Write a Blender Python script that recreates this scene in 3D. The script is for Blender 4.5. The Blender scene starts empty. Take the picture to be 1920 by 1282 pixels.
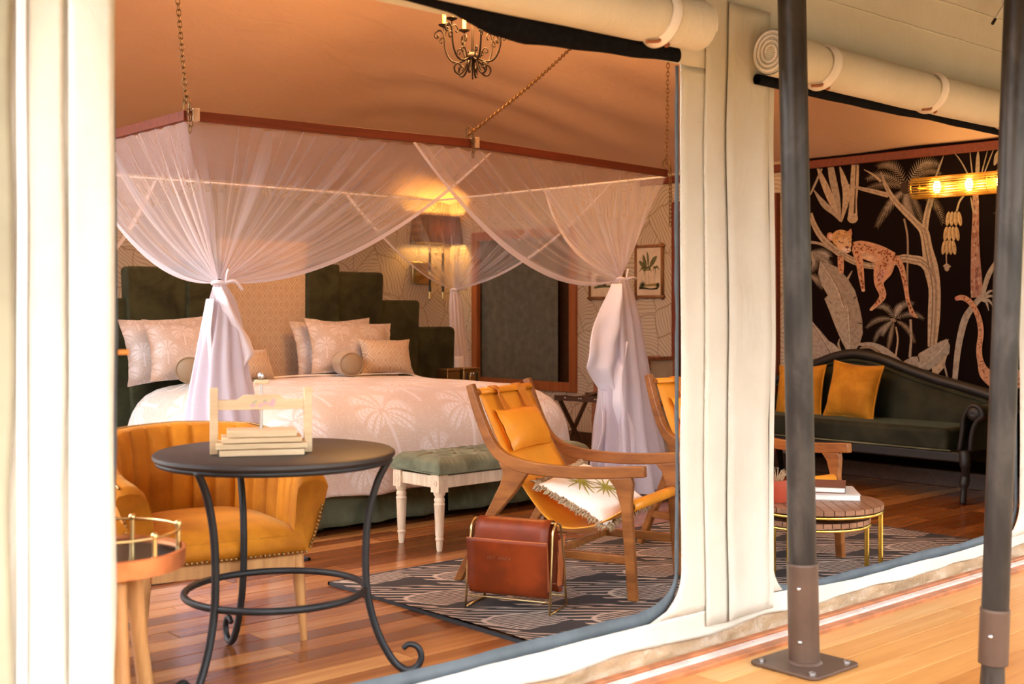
import bpy, math, random
from math import sin, cos, pi, atan2, sqrt, radians, floor
from mathutils import Vector, Matrix, noise as mnoise
random.seed(7)
SC = bpy.context.scene
COL = SC.collection

# ------------------------------------------------------------------ camera, world, light, exposure
YAW = radians(41.7)            # the camera looks this far clockwise from +Y (+Y runs into the tent, +X along its front)
FPX, EYE, HOR = 2250.0, 1.2, 583.0
cam_d = bpy.data.cameras.new('camera')
cam = bpy.data.objects.new('camera', cam_d)
COL.objects.link(cam)
cam.location = (0, 0, EYE)
cam.rotation_euler = (radians(90), 0, -YAW)
cam_d.sensor_width = 36.0
cam_d.lens = FPX * 36.0 / 1920.0
cam_d.shift_y = -(641.0 - HOR) / 1920.0
cam_d.clip_start = 0.05
cam_d.dof.use_dof = True
cam_d.dof.focus_distance = 6.0
cam_d.dof.aperture_fstop = 3.2
SC.camera = cam

SC.view_settings.view_transform = 'Standard'
SC.view_settings.look = 'None'
SC.view_settings.gamma = 1.0
SC.view_settings.exposure = 0.0
SC.view_settings.use_curve_mapping = False
SC.cycles.use_denoising = True
SC.cycles.max_bounces = 10
SC.cycles.diffuse_bounces = 6
SC.cycles.transparent_max_bounces = 24
SC.cycles.caustics_reflective = False
SC.cycles.caustics_refractive = False
SC.cycles.sample_clamp_indirect = 8.0

world = bpy.data.worlds.new('sky')
SC.world = world
world.use_nodes = True
bg = world.node_tree.nodes['Background']
bg.inputs['Color'].default_value = (0.93, 0.965, 1.0, 1)
bg.inputs['Strength'].default_value = 15.0


def lamp(name, kind, loc, power, color, size=0.05, rot=None):
    d = bpy.data.lights.new(name, kind)
    d.energy = power
    d.color = color
    if kind == 'POINT':
        d.shadow_soft_size = size
    elif kind == 'AREA':
        d.size = size
    o = bpy.data.objects.new(name, d)
    COL.objects.link(o)
    o.location = loc
    if rot:
        o.rotation_euler = rot
    return o


# ------------------------------------------------------------------ reading places off the photograph (1920 x 1282)
FW = Vector((sin(YAW), cos(YAW), 0))
RT = Vector((cos(YAW), -sin(YAW), 0))


def at_d(px, py, d):
    return FW * d + RT * ((px - 960) / FPX * d) + Vector((0, 0, EYE + (HOR - py) / FPX * d))


def ray(px, py):
    return FW + RT * ((px - 960) / FPX) + Vector((0, 0, (HOR - py) / FPX))


def on_y(px, py, Y):
    r = ray(px, py)
    return Vector((0, 0, EYE)) + r * (Y / r.y)


def on_x(px, py, X):
    r = ray(px, py)
    return Vector((0, 0, EYE)) + r * (X / r.x)


def on_z(px, py, z):
    r = ray(px, py)
    return Vector((0, 0, EYE)) + r * ((z - EYE) / r.z)


# ------------------------------------------------------------------ object helpers
def tag(o, label=None, cat=None, group=None, kind=None):
    if label: o['label'] = label
    if cat: o['category'] = cat
    if group: o['group'] = group
    if kind: o['kind'] = kind
    return o


def empty(name, loc=(0, 0, 0), rz=0.0, label=None, cat=None, group=None, kind=None):
    o = bpy.data.objects.new(name, None)
    COL.objects.link(o)
    o.location = loc
    o.rotation_euler = (0, 0, rz)
    o.empty_display_size = 0.1
    return tag(o, label, cat, group, kind)


def copy_tree(o, parent=None):
    c = o.copy()
    COL.objects.link(c)
    c.parent = parent
    for ch in list(o.children):
        copy_tree(ch, c)
    return c


class MB:
    """collects simple shapes and links them as one mesh object"""
    def __init__(self):
        self.v, self.f, self.mi, self.uv = [], [], [], {}

    def add(self, vs, fs, mi=0):
        n = len(self.v)
        self.v += [tuple(p) for p in vs]
        self.f += [tuple(i + n for i in f) for f in fs]
        self.mi += [mi] * len(fs)
        return self

    def box(self, c, s, rot=None, mi=0, taper=1.0):
        hx, hy, hz = s[0] / 2, s[1] / 2, s[2] / 2
        vs = [Vector((x * hx * (taper if z > 0 else 1), y * hy * (taper if z > 0 else 1), z * hz))
              for z in (-1, 1) for y in (-1, 1) for x in (-1, 1)]
        if rot is not None:
            R = rot if isinstance(rot, Matrix) else Matrix.Rotation(rot, 3, 'Z')
            vs = [R @ v for v in vs]
        c = Vector(c)
        return self.add([v + c for v in vs], [(0, 2, 3, 1), (4, 5, 7, 6), (0, 1, 5, 4), (2, 6, 7, 3), (0, 4, 6, 2), (1, 3, 7, 5)], mi)

    def bar(self, p0, p1, w, h, up=(0, 0, 1), mi=0, w1=None, h1=None):
        p0, p1 = Vector(p0), Vector(p1)
        t = (p1 - p0).normalized()
        s = t.cross(Vector(up))
        if s.length < 1e-4: s = t.cross(Vector((1, 0, 0)))
        s.normalize()
        u = s.cross(t).normalized()
        w1 = w if w1 is None else w1
        h1 = h if h1 is None else h1
        vs = []
        for p, ww, hh in ((p0, w, h), (p1, w1, h1)):
            for a, b in ((-1, -1), (1, -1), (1, 1), (-1, 1)):
                vs.append(p + s * (a * ww / 2) + u * (b * hh / 2))
        return self.add(vs, [(0, 1, 2, 3), (7, 6, 5, 4), (0, 4, 5, 1), (1, 5, 6, 2), (2, 6, 7, 3), (3, 7, 4, 0)], mi)

    def tube(self, pts, r, n=10, closed=False, cap=True, mi=0, flat=None):
        pts = [Vector(p) for p in pts]
        m = len(pts)
        rs = r if isinstance(r, (list, tuple)) else [r] * m
        tan = []
        for i in range(m):
            a = pts[(i - 1) % m] if (closed or i > 0) else pts[0]
            b = pts[(i + 1) % m] if (closed or i < m - 1) else pts[-1]
            d = b - a
            tan.append(d.normalized() if d.length > 1e-9 else Vector((0, 0, 1)))
        ref = Vector((0, 0, 1)) if abs(tan[0].z) < 0.9 else Vector((1, 0, 0))
        nrm = tan[0].cross(ref).normalized()
        vs, fs = [], []
        for i in range(m):
            if i > 0:
                nrm = (nrm - tan[i] * nrm.dot(tan[i]))
                if nrm.length < 1e-6: nrm = tan[i].orthogonal()
                nrm.normalize()
            bn = tan[i].cross(nrm)
            for k in range(n):
                a = 2 * pi * k / n
                vs.append(pts[i] + (nrm * cos(a) + bn * sin(a) * (flat or 1.0)) * rs[i])
        rng = m if closed else m - 1
        for i in range(rng):
            j = (i + 1) % m
            for k in range(n):
                k2 = (k + 1) % n
                fs.append((i * n + k, i * n + k2, j * n + k2, j * n + k))
        if cap and not closed:
            fs.append(tuple(reversed(range(n))))
            fs.append(tuple(range((m - 1) * n, m * n)))
        return self.add(vs, fs, mi)

    def cyl(self, p0, p1, r0, r1=None, n=16, mi=0):
        return self.tube([p0, p1], [r0, r0 if r1 is None else r1], n, mi=mi)

    def lathe(self, prof, n=24, c=(0, 0, 0), mi=0, M=None, cap=True):
        vs, fs = [], []
        c = Vector(c)
        for (r, z) in prof:
            for k in range(n):
                a = 2 * pi * k / n
                v = Vector((r * cos(a), r * sin(a), z))
                if M is not None: v = M @ v
                vs.append(v + c)
        m = len(prof)
        for i in range(m - 1):
            for k in range(n):
                k2 = (k + 1) % n
                fs.append((i * n + k, i * n + k2, (i + 1) * n + k2, (i + 1) * n + k))
        if cap:
            if prof[0][0] > 1e-5: fs.append(tuple(reversed(range(n))))
            if prof[-1][0] > 1e-5: fs.append(tuple(range((m - 1) * n, m * n)))
        return self.add(vs, fs, mi)

    def ball(self, c, r, n=10, m=6, sc=(1, 1, 1), mi=0):
        prof = [(max(1e-4, r * sin(pi * i / m)), -r * cos(pi * i / m)) for i in range(m + 1)]
        M = Matrix.Diagonal(Vector(sc))
        return self.lathe(prof, n, c, mi, M=M)

    def grid(self, fn, nu, nv, closed_u=False, mi=0, uvfn=None, flip=False):
        """fn(u, v) with u, v in 0..1"""
        base = len(self.v)
        cu = nu if closed_u else nu + 1
        vs = []
        for j in range(nv + 1):
            for i in range(cu):
                vs.append(fn(i / nu, j / nv))
                if uvfn: self.uv[base + len(vs) - 1] = uvfn(i / nu, j / nv)
        fs = []
        for j in range(nv):
            for i in range(nu):
                i2 = (i + 1) % cu
                q = (j * cu + i, j * cu + i2, (j + 1) * cu + i2, (j + 1) * cu + i)
                fs.append(tuple(reversed(q)) if flip else q)
        return self.add(vs, fs, mi)

    def prism(self, outline, depth, M=None, mi=0):
        """outline of (x, y) extruded along z from -depth/2 to depth/2, then placed by M"""
        n = len(outline)
        vs = [Vector((x, y, z)) for z in (-depth / 2, depth / 2) for (x, y) in outline]
        if M is not None: vs = [M @ v for v in vs]
        fs = [tuple(reversed(range(n))), tuple(range(n, 2 * n))]
        fs += [(i, (i + 1) % n, n + (i + 1) % n, n + i) for i in range(n)]
        return self.add(vs, fs, mi)

    def build(self, name, mats, parent=None, smooth=None, bevel=0.0, solid=0.0, sub=0, loc=None, weld=False):
        me = bpy.data.meshes.new(name)
        me.from_pydata(self.v, [], self.f)
        if not isinstance(mats, (list, tuple)): mats = [mats]
        for m in mats: me.materials.append(m)
        if len(mats) > 1:
            me.polygons.foreach_set('material_index', self.mi)
        if self.uv:
            uvl = me.uv_layers.new(name='UVMap')
            idx = [0] * len(me.loops)
            me.loops.foreach_get('vertex_index', idx)
            flat = []
            for i in idx: flat.extend(self.uv.get(i, (0, 0)))
            uvl.data.foreach_set('uv', flat)
        me.validate(verbose=False)
        me.update()
        if smooth is not None:
            me.polygons.foreach_set('use_smooth', [True] * len(me.polygons))
            if smooth < 180: me.set_sharp_from_angle(angle=radians(smooth))
        o = bpy.data.objects.new(name, me)
        COL.objects.link(o)
        if parent is not None: o.parent = parent
        if loc is not None: o.location = loc
        if bevel:
            b = o.modifiers.new('bevel', 'BEVEL')
            b.width = bevel
            b.segments = 2
            b.limit_method = 'ANGLE'
            b.angle_limit = radians(40)
            if smooth is None:
                me.polygons.foreach_set('use_smooth', [True] * len(me.polygons))
                me.set_sharp_from_angle(angle=radians(50))
        if solid:
            s = o.modifiers.new('solid', 'SOLIDIFY')
            s.thickness = solid
            s.offset = 0
        if sub:
            s = o.modifiers.new('sub', 'SUBSURF')
            s.levels = s.render_levels = sub
        return o


def crv(pts, n=6, closed=False):
    """Catmull-Rom through points"""
    pts = [Vector(p) for p in pts]
    m = len(pts)
    out = []
    for i in range(m if closed else m - 1):
        if closed:
            p0, p1, p2, p3 = pts[(i - 1) % m], pts[i], pts[(i + 1) % m], pts[(i + 2) % m]
        else:
            p0, p1, p2, p3 = pts[max(i - 1, 0)], pts[i], pts[i + 1], pts[min(i + 2, m - 1)]
        for k in range(n):
            t = k / n
            out.append(0.5 * ((2 * p1) + (p2 - p0) * t + (2 * p0 - 5 * p1 + 4 * p2 - p3) * t * t + (3 * p1 - p0 - 3 * p2 + p3) * t ** 3))
    if not closed: out.append(pts[-1])
    return out


def lerp(a, b, t): return a + (b - a) * t


def interp(tab, x):
    """piecewise linear table of (x, y)"""
    if x <= tab[0][0]: return tab[0][1]
    for (x0, y0), (x1, y1) in zip(tab, tab[1:]):
        if x <= x1: return y0 + (y1 - y0) * (x - x0) / (x1 - x0)
    return tab[-1][1]


def sstep(a, b, x):
    t = max(0.0, min(1.0, (x - a) / (b - a)))
    return t * t * (3 - 2 * t)


def nz(x, y=0.0, z=0.0): return mnoise.noise(Vector((x, y, z)))


# ------------------------------------------------------------------ materials
class Nd:
    """a value in a node tree with arithmetic"""
    def __init__(self, nt, s): self.nt, self.s = nt, s

    def _m(self, op, *a, clamp=False):
        n = self.nt.nodes.new('ShaderNodeMath')
        n.operation = op
        n.use_clamp = clamp
        for i, x in enumerate(a):
            if isinstance(x, Nd): self.nt.links.new(x.s, n.inputs[i])
            else: n.inputs[i].default_value = float(x)
        return Nd(self.nt, n.outputs[0])

    def __add__(s, o): return s._m('ADD', s, o)
    __radd__ = __add__
    def __sub__(s, o): return s._m('SUBTRACT', s, o)
    def __rsub__(s, o): return s._m('SUBTRACT', o, s)
    def __mul__(s, o): return s._m('MULTIPLY', s, o)
    __rmul__ = __mul__
    def __truediv__(s, o): return s._m('DIVIDE', s, o)
    def floor(s): return s._m('FLOOR', s)
    def fract(s): return s._m('FRACT', s)
    def sin(s): return s._m('SINE', s)
    def cos(s): return s._m('COSINE', s)
    def sqrt(s): return s._m('SQRT', s)
    def abs(s): return s._m('ABSOLUTE', s)
    def pow(s, e): return s._m('POWER', s, e)
    def atan2(s, o): return s._m('ARCTAN2', s, o)
    def mod(s, o): return s._m('FLOORED_MODULO', s, o)
    def lt(s, o): return s._m('LESS_THAN', s, o)
    def gt(s, o): return s._m('GREATER_THAN', s, o)
    def min(s, o): return s._m('MINIMUM', s, o)
    def max(s, o): return s._m('MAXIMUM', s, o)
    def clamp(s): return s._m('ADD', s, 0.0, clamp=True)

    def ss(s, a, b):
        n = s.nt.nodes.new('ShaderNodeMapRange')
        n.interpolation_type = 'SMOOTHSTEP'
        s.nt.links.new(s.s, n.inputs[0])
        n.inputs[1].default_value, n.inputs[2].default_value = a, b
        return Nd(s.nt, n.outputs[0])


class Mat:
    def __init__(self, name, color=(0.8, 0.8, 0.8), rough=0.6, metal=0.0, spec=0.5, sheen=0.0, sheen_tint=None, coat=0.0):
        self.m = bpy.data.materials.new(name)
        self.m.use_nodes = True
        self.nt = self.m.node_tree
        self.b = self.nt.nodes['Principled BSDF']
        self.out = self.nt.nodes['Material Output']
        self.col(color)
        self.b.inputs['Roughness'].default_value = rough
        self.b.inputs['Metallic'].default_value = metal
        self.b.inputs['Specular IOR Level'].default_value = spec
        self.b.inputs['Coat Weight'].default_value = coat
        if sheen:
            self.b.inputs['Sheen Weight'].default_value = sheen
            self.b.inputs['Sheen Roughness'].default_value = 0.4
            if sheen_tint: self.b.inputs['Sheen Tint'].default_value = (*sheen_tint, 1)

    def col(self, c):
        if isinstance(c, (tuple, list)): self.b.inputs['Base Color'].default_value = (*c[:3], 1)
        else: self.nt.links.new(c, self.b.inputs['Base Color'])

    def link(self, val, name):
        self.nt.links.new(val.s if isinstance(val, Nd) else val, self.b.inputs[name])

    def coords(self, kind='Object', random_shift=False):
        tc = self.nt.nodes.new('ShaderNodeTexCoord')
        s = tc.outputs[kind]
        if random_shift:
            oi = self.nt.nodes.new('ShaderNodeObjectInfo')
            vm = self.nt.nodes.new('ShaderNodeVectorMath')
            vm.operation = 'MULTIPLY_ADD'
            self.nt.links.new(oi.outputs['Random'], vm.inputs[0])
            vm.inputs[1].default_value = (37.0, 23.0, 11.0)
            self.nt.links.new(s, vm.inputs[2])
            s = vm.outputs[0]
        return s

    def xyz(self, kind='Object', s=None):
        n = self.nt.nodes.new('ShaderNodeSeparateXYZ')
        self.nt.links.new(s if s is not None else self.coords(kind), n.inputs[0])
        return tuple(Nd(self.nt, n.outputs[i]) for i in range(3))

    def scale(self, s, sc):
        n = self.nt.nodes.new('ShaderNodeMapping')
        self.nt.links.new(s, n.inputs[0])
        n.inputs['Scale'].default_value = sc
        return n.outputs[0]

    def comb(self, x, y, z=0.0):
        n = self.nt.nodes.new('ShaderNodeCombineXYZ')
        for i, a in enumerate((x, y, z)):
            if isinstance(a, Nd): self.nt.links.new(a.s, n.inputs[i])
            else: n.inputs[i].default_value = a
        return n.outputs[0]

    def noise(self, s, scale=5.0, detail=4.0, rough=0.55, dist=0.0):
        n = self.nt.nodes.new('ShaderNodeTexNoise')
        if s is not None: self.nt.links.new(s, n.inputs['Vector'])
        n.inputs['Scale'].default_value = scale
        n.inputs['Detail'].default_value = detail
        n.inputs['Roughness'].default_value = rough
        n.inputs['Distortion'].default_value = dist
        return Nd(self.nt, n.outputs[0])

    def mix(self, f, a, b):
        n = self.nt.nodes.new('ShaderNodeMix')
        n.data_type = 'RGBA'
        if isinstance(f, Nd): self.nt.links.new(f.s, n.inputs[0])
        else: n.inputs[0].default_value = f
        for i, c in ((6, a), (7, b)):
            if isinstance(c, (tuple, list)): n.inputs[i].default_value = (*c[:3], 1)
            else: self.nt.links.new(c, n.inputs[i])
        return n.outputs[2]

    def ramp(self, f, stops):
        n = self.nt.nodes.new('ShaderNodeValToRGB')
        self.nt.links.new(f.s, n.inputs[0])
        e = n.color_ramp.elements
        while len(e) < len(stops): e.new(0.5)
        for i, (p, c) in enumerate(stops):
            e[i].position = p
            e[i].color = (*c, 1)
        return n.outputs[0]

    def bump(self, h, strength=0.3, dist=0.01):
        n = self.nt.nodes.new('ShaderNodeBump')
        n.inputs['Strength'].default_value = strength
        n.inputs['Distance'].default_value = dist
        self.nt.links.new(h.s, n.inputs['Height'])
        self.nt.links.new(n.outputs[0], self.b.inputs['Normal'])

    def emit(self, color, strength):
        self.b.inputs['Emission Color'].default_value = (*color, 1)
        self.b.inputs['Emission Strength'].default_value = strength


M = {}


def simple(name, color, rough=0.6, metal=0.0, **k):
    nsc = k.pop('nscale', 0)
    namt = k.pop('namt', 0.25)
    bmp = k.pop('bmp', 0)
    m = Mat(name, color, rough, metal, **k)
    if nsc:
        c = m.coords('Object', True)
        f = m.noise(c, nsc, 4)
        dark = tuple(x * (1 - namt) for x in color)
        lite = tuple(min(1, x * (1 + namt)) for x in color)
        m.col(m.mix(f.ss(0.3, 0.7), dark, lite))
        if bmp: m.bump(m.noise(c, nsc * 6, 3), bmp, 0.004)
    M[name] = m.m
    return m


def wood(name, dark, lite, scale=(2, 30, 30), rough=0.4, random=True, coat=0.0, bmp=0.15):
    m = Mat(name, lite, rough, coat=coat)
    c = m.coords('Object', random)
    f = m.noise(m.scale(c, scale), 1.0, 5, 0.6, 0.6)
    g = m.noise(m.scale(c, tuple(x * 3.5 for x in scale)), 1.0, 3)
    m.col(m.mix((f * 0.75 + g * 0.3).ss(0.32, 0.72), dark, lite))
    m.bump(g, bmp, 0.002)
    M[name] = m.m
    return m


def velvet(name, dark, lite, scale=6.0, sheen=0.6, tint=(1, 1, 1), dist=0.6):
    m = Mat(name, lite, 0.75, sheen=sheen, sheen_tint=tint, spec=0.25)
    c = m.coords('Object', True)
    f = m.noise(c, scale, 5, 0.6, dist)
    m.col(m.mix(f.ss(0.3, 0.72), dark, lite))
    m.bump(m.noise(c, scale * 30, 2), 0.08, 0.002)
    M[name] = m.m
    return m


# canvas outside
m = Mat('canvas', (0.8, 0.74, 0.62), 0.9, spec=0.15)
c = m.coords('Object')
f = m.noise(c, 1.6, 5, 0.6)
m.col(m.mix(f.ss(0.3, 0.75), (0.70, 0.665, 0.565), (0.82, 0.79, 0.70)))
x, y, z = m.xyz('Object')
weave = ((x * 900.0).sin() * (z * 900.0).sin()) * 0.10 + m.noise(m.scale(c, (1.6, 1.0, 0.8)), 4.5, 5, 0.6, 1.6)
m.bump(weave, 0.5, 0.03)
M['canvas'] = m.m
simple('canvas_strap', (0.88, 0.83, 0.78), 0.85, nscale=8, namt=0.08)
simple('zip_tape', (0.82, 0.80, 0.80), 0.7)
simple('fly_canvas', (0.22, 0.15, 0.09), 0.95, nscale=1, namt=0.1)
simple('canvas_shaded', (0.34, 0.32, 0.23), 0.9, nscale=3, namt=0.12)  # same canvas, with shadow put into its darker tone
# lining / ceiling
m = Mat('ceiling_canvas', (0.7, 0.5, 0.36), 0.95, spec=0.1)
c = m.coords('Object')
f = m.noise(c, 0.8, 4, 0.6)
m.col(m.mix(f.ss(0.3, 0.75), (0.69, 0.445, 0.31), (0.75, 0.505, 0.36)))
m.bump(m.noise(m.scale(c, (1.0, 2.4, 1.0)), 2.2, 5, 0.65, 1.0), 0.35, 0.03)
M['ceiling_canvas'] = m.m
simple('black_mesh', (0.006, 0.006, 0.008), 0.95, nscale=40, namt=0.3, spec=0.08)
simple('grey_binding', (0.09, 0.11, 0.125), 0.75, nscale=10, namt=0.15)
m = simple('clear_skirt', (0.40, 0.26, 0.15), 0.28, nscale=5, namt=0.15)
m.bump(m.noise(m.coords('Object'), 30, 3, 0.6, 1.5), 0.5, 0.01)


# planks
def plank_mat(name, tones, rough):
    m = Mat(name, tones[0], rough, spec=0.32)
    oi = m.nt.nodes.new('ShaderNodeObjectInfo')
    rnd = Nd(m.nt, oi.outputs['Random'])
    c = m.coords('Object', True)
    f = m.noise(m.scale(c, (0.9, 14, 1)), 1.0, 6, 0.62, 0.9)
    g = m.noise(m.scale(c, (3.0, 60, 1)), 1.0, 4, 0.6, 0.3)
    big = m.noise(m.scale(c, (0.5, 3, 1)), 1.0, 3)
    v = (rnd * 0.60 + f * 0.75 + big * 0.3 - 0.32).clamp()
    base = m.ramp(v, [(0.0, tones[0]), (0.3, tones[1]), (0.62, tones[2]), (1.0, tones[3])])
    m.col(m.mix(g.ss(0.62, 0.75) * 0.45, base, tones[0]))
    m.bump(g, 0.12, 0.002)
    M[name] = m.m


plank_mat('floor_plank', [(0.07, 0.022, 0.008), (0.18, 0.055, 0.016), (0.32, 0.12, 0.035), (0.56, 0.28, 0.10)], 0.2)
plank_mat('deck_plank', [(0.20, 0.065, 0.015), (0.42, 0.165, 0.04), (0.56, 0.27, 0.08), (0.70, 0.43, 0.18)], 0.38)
simple('subfloor', (0.05, 0.022, 0.01), 0.8)


# wallpaper of line-drawn leaves
def wallpaper(name, base, line):
    m = Mat(name, base, 0.8, spec=0.2)
    x, y, z = m.xyz('Object')
    u = x + y
    P = m.comb(u, z * 0.8, 0.0)
    P2 = m.nt.nodes.new('ShaderNodeVectorMath')
    P2.operation = 'ADD'
    wob = m.noise(P, 3.0, 2)
    m.nt.links.new(P, P2.inputs[0])
    m.nt.links.new(m.comb((wob - 0.5) * 0.12, (wob - 0.5) * 0.10, 0.0), P2.inputs[1])
    vo = m.nt.nodes.new('ShaderNodeTexVoronoi')
    vo.voronoi_dimensions = '2D'
    vo.inputs['Scale'].default_value = 3.6
    m.nt.links.new(P2.outputs[0], vo.inputs['Vector'])
    sp = m.nt.nodes.new('ShaderNodeSeparateColor')
    m.nt.links.new(vo.outputs['Color'], sp.inputs[0])
    ang = Nd(m.nt, sp.outputs[0]) * 6.283
    bow = m.noise(P, 5.0, 1)
    st = ((u * ang.cos() + z * ang.sin()) * 200.0 + bow * 22.0).sin()
    lines = st.ss(0.45, 0.95)
    ve = m.nt.nodes.new('ShaderNodeTexVoronoi')
    ve.voronoi_dimensions = '2D'
    ve.feature = 'DISTANCE_TO_EDGE'
    ve.inputs['Scale'].default_value = 3.6
    m.nt.links.new(P2.outputs[0], ve.inputs['Vector'])
    edge = Nd(m.nt, ve.outputs['Distance'])
    e = 1.0 - edge.ss(0.006, 0.020)
    m.col(m.mix((lines * 0.62).max(e * 0.8), base, line))
    M[name] = m.m


wallpaper('wallpaper', (0.56, 0.46, 0.34), (0.24, 0.16, 0.09))

wood('red_trim', (0.12, 0.018, 0.004), (0.19, 0.032, 0.007), (1, 30, 30), 0.6)
wood('window_wood', (0.26, 0.07, 0.02), (0.38, 0.12, 0.035), (30, 30, 2), 0.4)
wood('dark_wood', (0.035, 0.014, 0.008), (0.07, 0.03, 0.015), (2, 30, 30), 0.35)
m = Mat('woven_blind', (0.2, 0.19, 0.15), 0.85)
x, y, z = m.xyz('Object')
w = ((y * 420.0).sin() * 0.5 + (z * 520.0).sin() * 0.5)
f = m.noise(m.scale(m.coords('Object'), (1, 8, 8)), 1.5, 4)
m.col(m.mix((w * 0.35 + f).ss(0.2, 0.9), (0.075, 0.075, 0.06), (0.17, 0.16, 0.125)))
M['woven_blind'] = m.m

# velvets, leathers, metals
velvet('green_velvet', (0.016, 0.016, 0.007), (0.046, 0.048, 0.021), 5.0, 0.08, (0.8, 0.75, 0.5))
velvet('sage_velvet', (0.10, 0.105, 0.062), (0.20, 0.205, 0.13), 6.0, 0.15, (0.8, 0.8, 0.65))
velvet('valance_velvet', (0.07, 0.088, 0.055), (0.16, 0.185, 0.12), 5.0, 0.15, (0.8, 0.85, 0.7))
velvet('mustard_velvet', (0.36, 0.115, 0.004), (0.56, 0.20, 0.008), 5.0, 0.25, (1, 0.75, 0.3), dist=0.3)
velvet('gold_velvet', (0.42, 0.17, 0.01), (0.62, 0.28, 0.022), 7.0, 0.35, (1, 0.8, 0.4))
velvet('sofa_velvet', (0.010, 0.012, 0.007), (0.034, 0.036, 0.020), 4.0, 0.12, (0.7, 0.75, 0.5))
simple('tan_leather', (0.80, 0.31, 0.022), 0.38, nscale=4, namt=0.1, bmp=0.08)
simple('tan_leather_dark', (0.55, 0.19, 0.02), 0.45)
simple('red_leather', (0.19, 0.028, 0.004), 0.42, nscale=7, namt=0.28, bmp=0.08, spec=0.3)
simple('leather_edge', (0.5, 0.14, 0.04), 0.5)
simple('brass', (0.70, 0.52, 0.24), 0.28, 1.0)
simple('old_brass', (0.42, 0.27, 0.12), 0.38, 1.0)
simple('gold', (0.85, 0.62, 0.14), 0.25, 1.0)
simple('iron', (0.018, 0.018, 0.02), 0.5, 0.3, nscale=12, namt=0.2)
simple('table_top', (0.022, 0.016, 0.014), 0.5, nscale=9, namt=0.2)
simple('rust_iron', (0.026, 0.011, 0.006), 0.6, 0.2, nscale=30, namt=0.35)
simple('chain', (0.19, 0.11, 0.05), 0.4, 0.9)
simple('steel', (0.6, 0.6, 0.62), 0.35, 1.0)
simple('copper', (0.62, 0.23, 0.09), 0.4, 0.75, nscale=9, namt=0.25)
simple('candle', (0.72, 0.42, 0.16), 0.6)
simple('black', (0.012, 0.01, 0.01), 0.5)
simple('white_paper', (0.82, 0.79, 0.74), 0.7)
simple('book_brown', (0.16, 0.06, 0.04), 0.4)
simple('book_grey', (0.55, 0.5, 0.46), 0.5)
wood('teak', (0.17, 0.052, 0.010), (0.35, 0.125, 0.028), (14, 3, 14), 0.38)
wood('chair_leg_wood', (0.46, 0.21, 0.07), (0.62, 0.32, 0.12), (25, 25, 3), 0.4)
wood('bench_wood', (0.55, 0.40, 0.26), (0.76, 0.60, 0.43), (25, 25, 4), 0.6)
wood('pine', (0.58, 0.40, 0.22), (0.70, 0.53, 0.33), (4, 25, 25), 0.55)
wood('slat_wood', (0.16, 0.07, 0.035), (0.30, 0.15, 0.085), (3, 25, 25), 0.4)
wood('bamboo', (0.17, 0.06, 0.02), (0.32, 0.14, 0.05), (20, 20, 4), 0.4)


# pole paint, worn
m = Mat('pole_paint', (0.1, 0.08, 0.07), 0.42, 0.35)
c = m.coords('Object')
f = m.noise(m.scale(c, (6, 6, 2.2)), 1.5, 5, 0.6, 0.5)
m.col(m.mix(f.ss(0.35, 0.8), (0.022, 0.017, 0.014), (0.085, 0.07, 0.06)))
M['pole_paint'] = m.m
simple('sleeve_paint', (0.105, 0.062, 0.043), 0.42, 0.3, nscale=6, namt=0.15)

# bed linen with woven palms
def palm_linen(name, base, motif, cell=0.46, kind='UV', amt=0.55, rough=0.6):
    m = Mat(name, base, rough, sheen=0.2)
    x, y, z = m.xyz(kind)
    total = None
    for ox, oy, s in ((0.0, 0.0, 1.0), (0.5, 0.5, 0.85)):
        u = (x / cell + ox).fract() - 0.5
        v = (y / cell + oy).fract() - 0.45
        r = (u * u + v * v).sqrt() / s
        bend = v + u * u * 2.4          # fronds droop to the sides
        ang = bend.atan2(u)
        fr = (ang * 6.5).sin().abs().ss(0.25, 0.75) * (1.0 - r.ss(0.27, 0.36)) * r.ss(0.03, 0.07)
        leaf = ((r * 130.0 + (ang * 13.0).cos() * 2.0).sin() * 0.3 + 0.75)
        fr = fr * leaf * bend.gt(-0.12)
        trunk = (1.0 - u.abs().ss(0.012, 0.028)) * v.lt(0.0) * v.gt(-0.4)
        t = fr.max(trunk * 0.8)
        total = t if total is None else total.max(t)
    n = m.noise(m.coords(kind), 30.0, 3)
    scroll = ((m.noise(m.coords(kind), 7.0, 2, 0.5, 2.5) * 60.0).sin()).ss(0.6, 0.95) * 0.45
    total = total.max(scroll) * (n * 0.5 + 0.75)
    m.col(m.mix((total * amt).clamp(), base, motif))
    m.bump(total + m.noise(m.coords(kind), 3.0, 4) * 1.5, 0.22, 0.006)
    M[name] = m.m


palm_linen('duvet', (0.64, 0.53, 0.45), (0.80, 0.77, 0.78), 0.62, amt=0.85)
palm_linen('pillow_linen', (0.46, 0.37, 0.32), (0.64, 0.59, 0.60), 0.24, 'Object', 0.85)
simple('sheet_white', (0.85, 0.8, 0.78), 0.7)


def diamonds(name, base, line, size, kind='Object', axes='xz', scallop=False, rough=0.55):
    m = Mat(name, base, rough, sheen=0.25)
    X = dict(zip('xyz', m.xyz(kind)))
    a, b = X[axes[0]], X[axes[1]]
    if scallop:
        p, q = a / size, b / (size * 1.35)
    else:
        p, q = a / size, b / (size * 1.2)
    d1 = ((p * 1.0 + q).fract() - 0.5).abs()
    d2 = ((p - q).fract() - 0.5).abs()
    e = d1.max(d2)
    ln = e.ss(0.42, 0.5)
    hi = e.ss(0.34, 0.42) * (1.0 - ln)
    m.col(m.mix(ln * 0.75, m.mix(hi * 0.4, base, (0.86, 0.74, 0.58)), line))
    m.bump(1.0 - e.pow(3.0), 0.5, 0.006)
    M[name] = m.m


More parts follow.
